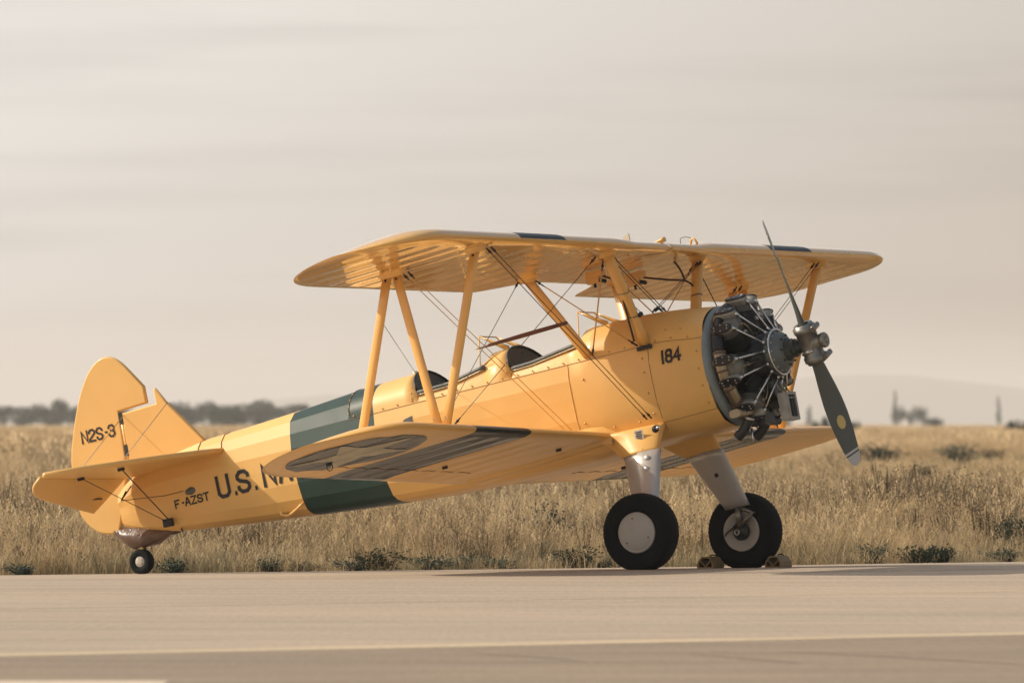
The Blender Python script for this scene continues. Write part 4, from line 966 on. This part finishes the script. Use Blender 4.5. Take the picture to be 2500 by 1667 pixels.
# ================================================================== CHOCKS
def chock(x0, y0, rot, label):
    rootc = bpy.data.objects.new('wheel_chock', None); COL.objects.link(rootc); rootc.location = (x0, y0, gz(x0, y0)); rootc.rotation_euler = (0, 0, rot)
    prop(rootc, label, 'wheel chock', 'wheel chocks at the far main wheel')
    W, H, Ln = .155, .102, .23
    prof = [(0, .012), (.006, 0), (W - .006, 0), (W, .012), (W - .004, .055), (W - .03, H - .012), (W - .045, H), (.05, H), (.035, H - .01), (.006, .052)]
    inner = [(.014, .016), (.02, .013), (W - .02, .013), (W - .014, .016), (W - .017, .052), (W - .04, H - .018), (W - .05, H - .013), (.055, H - .013), (.045, H - .018), (.02, .050)]
    n = len(prof); a = MB(); vs = [(x, 0, z) for x, z in prof] + [(x, Ln, z) for x, z in prof] + [(x, 0, z) for x, z in inner] + [(x, Ln, z) for x, z in inner]
    fs = []
    for k in range(n):
        k2 = (k + 1) % n; fs += [(k, k2, n + k2, n + k), (2 * n + k, 3 * n + k, 3 * n + k2, 2 * n + k2), (k, 2 * n + k, 2 * n + k2, k2), (n + k, n + k2, 3 * n + k2, 3 * n + k)]
    a.add(vs, fs); a.build('chock_shell', M['chock'], rootc)
    a = MB()
    for (p, q) in (((.024, .072), (W / 2, .014)), ((W / 2, .014), (W - .024, .072))):
        P0, P1 = Vector((p[0], 0, p[1])), Vector((q[0], 0, q[1])); d = (P1 - P0).normalized(); nn = Vector((-d.z, 0, d.x)) * .0045
        a.loft([[P0 + nn + Vector((0, .002, 0)), P0 - nn + Vector((0, .002, 0)), P1 - nn + Vector((0, .002, 0)), P1 + nn + Vector((0, .002, 0))], [P0 + nn + Vector((0, Ln, 0)), P0 - nn + Vector((0, Ln, 0)), P1 - nn + Vector((0, Ln, 0)), P1 + nn + Vector((0, Ln, 0))]], 0, False)
    a.build('chock_web', M['chock'], rootc)
    a = MB(); a.tube([(W * .45 + .03 * math.cos(g), Ln * .8, H - .004 + .018 * math.sin(g)) for g in np.linspace(0, PI, 8)], .006, 6); a.build('chock_handle', M['eblack'], rootc)
chock(1.600, 74.45, math.radians(-26), 'ochre hollow wheel chock behind the far main wheel, partly hidden by the tyre')
chock(2.185, 74.40, math.radians(-26), 'ochre hollow wheel chock standing clear in front of the far main wheel')

# ================================================================== VEGETATION
def leaf_mat(name, cols, rough=.75, transl=.25):
    m, t, b = node_mat(name)
    oi = t.nodes.new('ShaderNodeObjectInfo'); at = t.nodes.new('ShaderNodeAttribute'); at.attribute_name = 'tint'
    ad = t.nodes.new('ShaderNodeMath'); ad.operation = 'ADD'; t.links.new(oi.outputs['Random'], ad.inputs[0]); t.links.new(at.outputs['Fac'], ad.inputs[1])
    fr_ = t.nodes.new('ShaderNodeMath'); fr_.operation = 'FRACT'; t.links.new(ad.outputs[0], fr_.inputs[0])
    r_ = ramp(t, fr_.outputs[0], [(i / (len(cols) - 1), c) for i, c in enumerate(cols)])
    t.links.new(r_.outputs[0], b.inputs['Base Color']); b.inputs['Roughness'].default_value = rough; b.inputs['Specular IOR Level'].default_value = .35
    tr = t.nodes.new('ShaderNodeBsdfTranslucent'); t.links.new(r_.outputs[0], tr.inputs[0]); ms = t.nodes.new('ShaderNodeMixShader'); ms.inputs[0].default_value = transl
    o_ = t.nodes['Material Output']; t.links.new(b.outputs[0], ms.inputs[1]); t.links.new(tr.outputs[0], ms.inputs[2]); t.links.new(ms.outputs[0], o_.inputs[0])
    return m
M['dry'] = leaf_mat('dry_grass_blade', [(.36, .265, .14), (.66, .50, .285), (.48, .36, .20), (.80, .63, .39), (.24, .18, .10), (.60, .44, .25)], transl=.35)
M['pale'] = leaf_mat('pale_grass_blade', [(.62, .47, .27), (.70, .54, .33), (.55, .42, .24), (.66, .50, .30)], transl=.3)
M['olive'] = leaf_mat('olive_grass_blade', [(.22, .20, .125), (.36, .30, .175), (.44, .35, .21), (.13, .14, .09)], transl=.3)
M['weed'] = leaf_mat('weed_leaf', [(.035, .055, .04), (.05, .075, .05), (.028, .045, .036), (.065, .085, .055)], transl=.2)
M['stem'] = mat('weed_stem', (.09, .075, .04), .8)
M['rust'] = leaf_mat('dry_brown_weed', [(.24, .16, .10), (.36, .25, .16), (.18, .12, .075), (.30, .22, .13)])
def blades(n, h, spread, wid, curl=.5, heads=0, seed=0, lean=.25, segs=3):
    r = random.Random(seed); V = []; Fc = []; mi = []; tint = []
    for i in range(n):
        a0 = r.uniform(0, 2 * PI); rr = spread * r.random() ** .6; bx, by = rr * math.cos(a0), rr * math.sin(a0)
        hh = h * r.uniform(.45, 1.0); ang = r.uniform(0, 2 * PI); lx, ly = math.cos(ang) * hh * lean * r.uniform(.2, 1.6), math.sin(ang) * hh * lean * r.uniform(.2, 1.6)
        lx += hh * .12
        wa = r.uniform(0, PI); wx, wy = math.cos(wa) * wid / 2, math.sin(wa) * wid / 2; cu = r.uniform(.3, 1) * curl
        o = len(V)
        for s_ in range(segs + 1):
            q = s_ / segs; k = q ** (1.6 + cu); z = hh * (q - cu * .28 * q ** 3); ww = (1 - q * .85)
            V.append((bx + lx * k - wx * ww, by + ly * k - wy * ww, z)); V.append((bx + lx * k + wx * ww, by + ly * k + wy * ww, z))
        for s_ in range(segs): Fc.append((o + 2 * s_, o + 2 * s_ + 1, o + 2 * s_ + 3, o + 2 * s_ + 2)); mi.append(0)
        tt = r.random() * .5; tint += [tt] * (2 * segs + 2)
        if i < heads:
            x, y, z = bx + lx, by + ly, hh * (1 - cu * .28)
            for j in range(5):
                o = len(V); s2 = wid * 2.2; dx, dy, dz = r.uniform(-1, 1) * s2, r.uniform(-1, 1) * s2, -j * s2 * 1.1
                V += [(x + dx - s2 / 2, y + dy, z + dz), (x + dx + s2 / 2, y + dy, z + dz + s2 * .3), (x + dx, y + dy + s2 * .3, z + dz + s2 * 1.4)]; Fc.append((o, o + 1, o + 2)); mi.append(0); tint += [tt + .1] * 3
    return V, Fc, mi, tint
def leafy(n, h, spread, sz, seed, stems=5):
    r = random.Random(seed); V = []; Fc = []; mi = []; tint = []
    for s_ in range(stems):
        ang = r.uniform(0, 2 * PI); L_ = h * r.uniform(.6, 1); tx, ty = math.cos(ang) * spread * r.random(), math.sin(ang) * spread * r.random()
        o = len(V); ww = sz * .12
        V += [(-ww, 0, 0), (ww, 0, 0), (tx + ww * .5, ty, L_), (tx - ww * .5, ty, L_)]; Fc.append((o, o + 1, o + 2, o + 3)); mi.append(1); tint += [0] * 4
        for i in range(n // stems):
            q = r.uniform(.12, 1.0); c = Vector((tx * q, ty * q, L_ * q)) + Vector((r.gauss(0, 1), r.gauss(0, 1), r.gauss(0, .5))) * sz * 1.0
            d = Vector((r.gauss(0, 1), r.gauss(0, 1), r.uniform(-.1, 1.3))).normalized(); w_ = d.orthogonal().normalized() * sz * .26; l_ = d * sz * r.uniform(.7, 1.3)
            o = len(V); V += [c, c + l_ * .5 + w_, c + l_, c + l_ * .5 - w_]; Fc.append((o, o + 1, o + 2, o + 3)); mi.append(0); tint += [r.random() * .5] * 4
    return V, Fc, mi, tint
def veg_mesh(name, data, mats):
    V, Fc, mi, tint = data; me = bpy.data.meshes.new(name); me.from_pydata([tuple(v) for v in V], [], Fc)
    for m_ in mats: me.materials.append(m_)
    me.polygons.foreach_set('material_index', mi); at = me.attributes.new('tint', 'FLOAT', 'POINT'); at.data.foreach_set('value', tint); return me
def scatter(name, meshes, P, rotz, scl, idx, label, cat):
    """one object whose points carry instanced tufts"""
    col = bpy.data.collections.new(name + '_tufts')
    for i, me in enumerate(meshes): col.objects.link(bpy.data.objects.new('tuft_%02d' % i, me))
    me = bpy.data.meshes.new(name); me.from_pydata([tuple(p) for p in P], [], [])
    for nm, typ, dat in (('scl', 'FLOAT', scl), ('rot', 'FLOAT', rotz), ('idx', 'INT', idx)):
        at = me.attributes.new(nm, typ, 'POINT'); at.data.foreach_set('value', list(dat))
    o = bpy.data.objects.new(name, me); COL.objects.link(o); prop(o, label, cat, kind='stuff')
    ng = bpy.data.node_groups.new(name, 'GeometryNodeTree'); ng.interface.new_socket('Geometry', in_out='INPUT', socket_type='NodeSocketGeometry'); ng.interface.new_socket('Geometry', in_out='OUTPUT', socket_type='NodeSocketGeometry')
    A = ng.nodes.new; K = ng.links.new
    gi = A('NodeGroupInput'); go = A('NodeGroupOutput'); ip = A('GeometryNodeInstanceOnPoints'); ci = A('GeometryNodeCollectionInfo'); ci.inputs['Collection'].default_value = col; ci.inputs['Separate Children'].default_value = True; ci.inputs['Reset Children'].default_value = True
    ip.inputs['Pick Instance'].default_value = True
    def attr(nm, ty):
        n_ = A('GeometryNodeInputNamedAttribute'); n_.data_type = ty; n_.inputs['Name'].default_value = nm; return n_.outputs['Attribute']
    cx = A('ShaderNodeCombineXYZ'); K(attr('rot', 'FLOAT'), cx.inputs[2]); K(cx.outputs[0], ip.inputs['Rotation'])
    K(attr('scl', 'FLOAT'), ip.inputs['Scale']); K(attr('idx', 'INT'), ip.inputs['Instance Index'])
    K(gi.outputs[0], ip.inputs['Points']); K(ci.outputs[0], ip.inputs['Instance']); K(ip.outputs[0], go.inputs[0])
    md = o.modifiers.new('scatter', 'NODES'); md.node_group = ng
    return o
def pts_in(n, y0, y1, power=1.0, margin=1.35, extra=1.5):
    u = rng.random(n); Y = y0 + (y1 - y0) * u ** power; hw = Y * .0595 * margin + extra; X = (rng.random(n) * 2 - 1) * hw
    return X, Y
def nval(X, Y, s, seed=0.): return np.array([noise.noise(Vector((x * s, y * s, seed))) for x, y in zip(X, Y)])
def dry_field():
    near = [veg_mesh('t%d' % i, blades(13, .60, .16, .0075, 1.1, 9, i, .5), [M['dry']]) for i in range(6)]
    near += [veg_mesh('o%d' % i, blades(18, .34, .16, .0085, 1.0, 3, 20 + i, .6), [M['olive']]) for i in range(3)]
    near += []
    sstub = [veg_mesh('s%d' % i, blades(16, .30, .14, .007, 1.0, 8, 40 + i, .8), [M['dry']]) for i in range(2)]
    near += sstub + [veg_mesh('b%d' % i, leafy(150, .55, .16, .022, 200 + i, 14), [M['rust'], M['stem']]) for i in range(2)]
    X, Y = pts_in(40000, 79.2, 128, 1.25, 1.7, 4.5)
    keep = np.array([y > edgeY(x) + .02 + .12 * noise.noise(Vector((x * 2.3, 0, 0))) for x, y in zip(X, Y)]); X, Y = X[keep], Y[keep]
    d = Y - np.array([edgeY(x) for x in X]); nv = nval(X, Y, .35); nv2 = nval(X, Y, .9, 5)
    sc_ = np.clip(.50 + .58 * np.clip(d / 3.2, 0, 1) + .75 * nv, .30, 1.5) * (.8 + .4 * rng.random(len(X)))
    idx = np.where(nv2 + .25 * rng.standard_normal(len(X)) > .02, rng.integers(6, 9, len(X)), rng.integers(0, 6, len(X)))
    idx = np.where((d < .7) & (rng.random(len(X)) < .7), rng.integers(9, 11, len(X)), idx)
    idx = np.where((d < 2) & (rng.random(len(X)) < .35), rng.integers(6, 9, len(X)), idx)
    nb = nval(X, Y, .55, 12); idx = np.where((nb > .10) & (d > 1.0) & (rng.random(len(X)) < .34), rng.integers(11, 13, len(X)), idx)
    P = [(x, y, gz(x, y) - .03) for x, y in zip(X, Y)]
    # tuft names sort t/o/s by creation number
    scatter('dry_grass', near, P, rng.random(len(X)) * 6.28, sc_, idx, 'straw coloured dry grass growing thickly along the edge of the taxiway behind the biplane', 'grass')
    mid = [veg_mesh('m%d' % i, blades(36, .58, .42, .017, .9, 16, 60 + i, .42), [M['dry']]) for i in range(5)] + [veg_mesh('mo%d' % i, blades(40, .36, .45, .018, 1, 4, 80 + i, .5), [M['olive']]) for i in range(3)]
    X, Y = pts_in(46000, 122, 330, 1.1, 2.6); nv = nval(X, Y, .12, 2)
    st_ = 225 + 1100 * X / Y; band = np.exp(-((Y - st_ + 28) / 30) ** 2) * np.clip(.35 + 14 * X / Y, .15, 1)
    sc_ = np.clip(.85 + .9 * nv + .5 * nval(X, Y, .5, 9), .35, 1.5) * (.75 + .4 * rng.random(len(X))) * (1 - .45 * np.clip(band, 0, 1))
    idx = np.where(nv + .2 * rng.standard_normal(len(X)) + .75 * band > .26, rng.integers(5, 8, len(X)), rng.integers(0, 5, len(X)))
    scatter('meadow_grass', mid, [(x, y, gz(x, y) - .03) for x, y in zip(X, Y)], rng.random(len(X)) * 6.28, sc_, idx, 'brownish dry meadow grass across the middle of the field', 'grass')
    far = [veg_mesh('f%d' % i, blades(70, .98, .95, .034, .5, 30, 90 + i, .25), [M['pale']]) for i in range(5)]
    X, Y = pts_in(52000, 150, 1150, 1.7, 2.6); keep = Y > 225 + 1100 * X / Y + 6 * np.sin(X * 1.3); X, Y = X[keep], Y[keep]; nv = nval(X, Y, .05, 7)
    sc_ = np.clip(.92 + .25 * nv, .6, 1.15) * (.8 + .35 * rng.random(len(X))) * np.where(Y > 600, 1.0, 1)
    scatter('tall_pale_grass', far, [(x, y, gz(x, y) - .03) for x, y in zip(X, Y)], rng.random(len(X)) * 6.28, sc_, rng.integers(0, 5, len(X)), 'tall pale golden grass in a band before the far trees', 'grass')
dry_field()
# individual green weeds along the pavement edge and shrubs in the grass
wm = [veg_mesh('weed%d' % i, leafy(640, .15 + .05 * (i % 2), .20, .026, 100 + i, 16), [M['weed'], M['stem']]) for i in range(4)]
sm = [veg_mesh('shrub%d' % i, leafy(900, .62, .26, .045, 120 + i, 18), [M['weed'], M['stem']]) for i in range(3)]
def px(u, v_or_Y, Y=None):
    Y = v_or_Y; return (u - 1250) / F_PX * Y
weeds = [(865, .95, 'low dark green weed at the taxiway edge under the rear of the green band'), (660, 1.0, 'small green weed clump at the taxiway edge below the rear fuselage'), (740, .8, 'little dark weed at the taxiway edge below the lift handle'), (925, 1.3, 'largest dark green weed at the taxiway edge under the lower wing tip'), (1050, 1.1, 'dark green weed at the taxiway edge below the wing strut'), (1140, .95, 'low green weed at the taxiway edge midway between tail and main wheels'), (1220, 1.0, 'small dark weed at the taxiway edge in the middle of the picture'), (1400, 1.2, 'bushy green weed at the taxiway edge just left of the near main wheel'), (1470, .8, 'tiny green weed touching the left side of the near main wheel in the view'), (430, .9, 'low green weed at the taxiway edge right of the tail wheel'), (60, .9, 'leftmost dark weed at the taxiway edge'), (2130, 1.1, 'dark green weed at the taxiway edge right of the wheel chocks'), (2245, 1.3, 'pair of dark weeds clumped together at the taxiway edge right of the chocks'), (2300, 1.0, 'dark weed at the taxiway edge far right of the biplane'), (2455, 1.0, 'rightmost dark weed at the taxiway edge')]
for i, (u, s_, lb) in enumerate(weeds):
    X0 = (u - 1250) / F_PX * 80; Y0 = edgeY(X0) + .22 + .1 * (i % 3); X0 = (u - 1250) / F_PX * Y0
    o = bpy.data.objects.new('weed', wm[i % 4]); COL.objects.link(o); o.location = (X0, Y0, gz(X0, Y0) - .03); o.scale = (s_ * 1.35, s_ * 1.2, s_ * .95); o.rotation_euler = (0, 0, i * 1.3)
    prop(o, lb, 'weed', 'green weeds along the taxiway edge')
shr = [(1352, 86.5, 1.0, 'dark green shrub in dry grass below the lower wing, left of the near wheel'), (1690, 88, .75, 'grey green shrub seen between the two main wheels'), (70, 90, 1.05, 'thin dark green shrub standing in the grass left of the tail'), (905, 92, .60, 'dark low shrub below the green fuselage band'), (2470, 84, .75, 'dark green shrub at the right edge of the picture near the pavement'), (2255, 150, 1.1, 'small dark shrub in the middle of the field right of the propeller'), (2030, 150, .8, 'green shrub in the field just below the propeller tip'), (2380, 120, .8, 'slim grey green shrub in the field at far right'), (1830, 128, .7, 'faint green shrub right behind the far main wheel'), (2155, 250, 2.0, 'blurred dark bush by the dark strip right of the propeller tip'), (2340, 262, 1.9, 'blurred dark bush farther right on the dark strip'), (2430, 255, 1.6, 'blurred dark bush near the right edge on the dark strip')]
for i, (u, Y0, s_, lb) in enumerate(shr):
    X0 = (u - 1250) / F_PX * Y0; o = bpy.data.objects.new('shrub', sm[i % 3]); COL.objects.link(o); o.location = (X0, Y0, gz(X0, Y0) - .03); o.scale = (s_ * (.55 if 'thin' in lb or 'slim' in lb else 1) * (2.2 if 'strip' in lb else 1), s_, s_ * (.62 if 'strip' in lb else 1)); o.rotation_euler = (0, 0, i * 2.1)
    prop(o, lb, 'shrub', 'green shrubs standing in the dry grass')
# trees far away
M['crown'] = leaf_mat('far_tree_leaf', [(.035, .058, .044), (.05, .075, .052), (.028, .046, .038), (.06, .08, .055)], transl=.15)
M['bark'] = mat('far_tree_bark', (.08, .06, .045), .9)
def tree_meshes(seed, tall=False):
    r = random.Random(seed); V = []; Fc = []; mi = []; tint = []
    lobes = []
    if tall:
        for k in range(9): lobes.append((Vector((r.uniform(-.04, .04), r.uniform(-.04, .04), .18 + k * .09)), .115 * (1 - k * .085)))
    else:
        for k in range(15):
            a0 = r.uniform(0, 2 * PI); q = r.random() ** .5; lobes.append((Vector((math.cos(a0) * .52 * q, math.sin(a0) * .52 * q, .36 + r.uniform(-.22, .38) * (1.15 - q * .5))), r.uniform(.14, .25)))
    for c, R_ in lobes:
        for i in range(110):
            d = Vector((r.gauss(0, 1), r.gauss(0, 1), r.gauss(0, 1))).normalized(); p = c + d * R_ * r.uniform(.55, 1.05); s_ = .028
            u_ = d.orthogonal().normalized(); u_.rotate(Matrix.Rotation(r.uniform(0, 6.28), 3, d)); n_ = (d + Vector((r.gauss(0, .5), r.gauss(0, .5), r.gauss(0, .5)))).normalized(); w_ = n_.cross(u_).normalized()
            o = len(V); V += [p - u_ * s_, p + w_ * s_, p + u_ * s_, p - w_ * s_]; Fc.append((o, o + 1, o + 2, o + 3)); mi.append(0); tint += [r.random() * .6] * 4
    crown = veg_mesh('crown_mesh%d' % seed, (V, Fc, mi, tint), [M['crown']])
    a = MB(); a.tube([(0, 0, 0), (.01, 0, .2), (0, .01, .5)], [.035, .026, .012] if not tall else [.02, .018, .01], 7)
    if not tall:
        for k in range(4): g = k * 1.6; a.tube([(0, 0, .22), (.2 * math.cos(g), .2 * math.sin(g), .45)], [.018, .008], 5)
    me = bpy.data.meshes.new('trunk_mesh%d' % seed); me.from_pydata(a.v, [], a.f); me.materials.append(M['bark'])
    return crown, me
TM = [tree_meshes(s_) for s_ in range(4)]; TT = tree_meshes(50, True)
def tree(u, Y, h, w_, lb, tall=False, k=0, group='trees in the far tree line'):
    X = (u - 1250) / F_PX * Y; r = bpy.data.objects.new('tree', None); COL.objects.link(r); r.location = (X, Y, gz(X, Y) - .03); r.scale = (w_, w_, h); r.rotation_euler = (0, 0, k * 1.1)
    cm, tm_ = TT if tall else TM[k % 4]
    for nm, me in (('crown', cm), ('trunk', tm_)):
        o = bpy.data.objects.new(nm, me); COL.objects.link(o); o.parent = r
    prop(r, lb, 'tree', group)
left = [(-60, 4.6, 'hazy rounded tree at the extreme left edge of the far tree line'), (10, 5.0, 'hazy rounded tree in the far tree line at the left edge, beside the rudder'), (75, 5.4, 'tall hazy tree of the far tree line a little left of the rudder'), (140, 5.8, 'tallest hazy tree of the far tree line left of the rudder'), (185, 4.6, 'lower hazy tree of the far tree line touching the rudder edge'), (250, 4.2, 'hazy tree of the far tree line behind the rudder'), (330, 4.4, 'hazy tree of the far tree line behind the fin notch'), (410, 4.9, 'hazy tree of the far tree line right behind the fin edge'), (465, 5.8, 'high rounded hazy tree directly right of the fin'), (520, 5.0, 'hazy tree of the far tree line above the stabilizer root'), (575, 5.3, 'hazy tree of the far tree line above the rear fuselage'), (630, 5.9, 'broad hazy tree of the far tree line above the rear fuselage'), (690, 5.8, 'hazy tree of the far tree line just left of the green band'), (745, 5.2, 'hazy tree of the far tree line meeting the green band'), (800, 4.6, 'hazy tree of the far tree line hidden behind the green band')]
for i, (u, h, lb) in enumerate(left): tree(u, 1500 + 70 * ((i * 7) % 5), h * 1.12, 9.5 + (i % 3) * 1.2, lb, k=i)
right = [(2012, 560, 2.05, 1.5, 'dark bushy tree on the horizon right of the propeller blade', False), (2080, 560, 1.85, 1.0, 'small dark round tree on the horizon next to the bushy one', False), (2185, 2600, 11.5, 7.5, 'tall thin cypress like tree on the horizon, first of two', True), (2222, 1900, 6.6, 6.5, 'grey rounded hazy tree beside the first thin tree on the horizon', False), (2438, 2700, 10.0, 7.0, 'tall thin hazy tree on the horizon near the right edge', True), (2490, 520, 1.95, 1.7, 'dark bushy tree on the horizon at the right edge of the picture', False), (1975, 2400, 6.3, 7.5, 'faint thin tree on the horizon behind the propeller', True), (2285, 1500, 3.0, 3.2, 'tiny faint tree on the horizon between the two thin trees', False), (1900, 1300, 2.6, 5, 'faint low tree on the horizon beside the oil cooler', False)]
for i, (u, Y, h, w_, lb, tl) in enumerate(right): tree(u, Y, h, w_, lb, tl, k=i + 3, group='single trees on the right horizon')
# hills
m, t, b = node_mat('hill_slope'); b.inputs['Base Color'].default_value = (.09, .10, .07, 1); b.inputs['Roughness'].default_value = 1; M['hill'] = m
hv = []; hf = []; nx = 90
for j in range(6):
    for i in range(nx):
        X = -2800 + 5600 * i / (nx - 1); u = X / 12500 * F_PX + 1250
        top = 8 + 27 * sstep(1500, 2050, u) * (1 - .5 * sstep(2150, 2800, u)) + 12 * math.exp(-((u - 820) / 350) ** 2) + 2.5 * noise.noise(Vector((X * .006, 0, 0))) + noise.noise(Vector((X * .03, 0, 0)))
        q = j / 5; hv.append((X, 12000 + 200 * j, -3 + (top * 2.05 + 3) * math.sin(q * PI * .5)))
for j in range(5):
    for i in range(nx - 1): hf.append((j * nx + i, j * nx + i + 1, (j + 1) * nx + i + 1, (j + 1) * nx + i))
me = bpy.data.meshes.new('hills'); me.from_pydata(hv, [], hf); me.materials.append(M['hill']); o = bpy.data.objects.new('hills', me); COL.objects.link(o); o['kind'] = 'structure'

# ================================================================== HAZE
hz = MB(); hz.box((0, 6400, 41.5), (30000, 20000, 90)); me = bpy.data.meshes.new('haze'); me.from_pydata(hz.v, [], hz.f)
hm = bpy.data.materials.new('haze_air'); hm.use_nodes = True; t = hm.node_tree; t.nodes.clear()
o_ = t.nodes.new('ShaderNodeOutputMaterial'); pv = t.nodes.new('ShaderNodeVolumePrincipled'); pv.inputs['Color'].default_value = (.87, .87, .89, 1); pv.inputs['Density'].default_value = .00013; pv.inputs['Anisotropy'].default_value = 0.1
t.links.new(pv.outputs[0], o_.inputs['Volume']); me.materials.append(hm)
o = bpy.data.objects.new('haze', me); COL.objects.link(o); o['kind'] = 'stuff'; prop(o, 'pale warm haze over the whole airfield', 'haze')
bpy.context.view_layer.update()
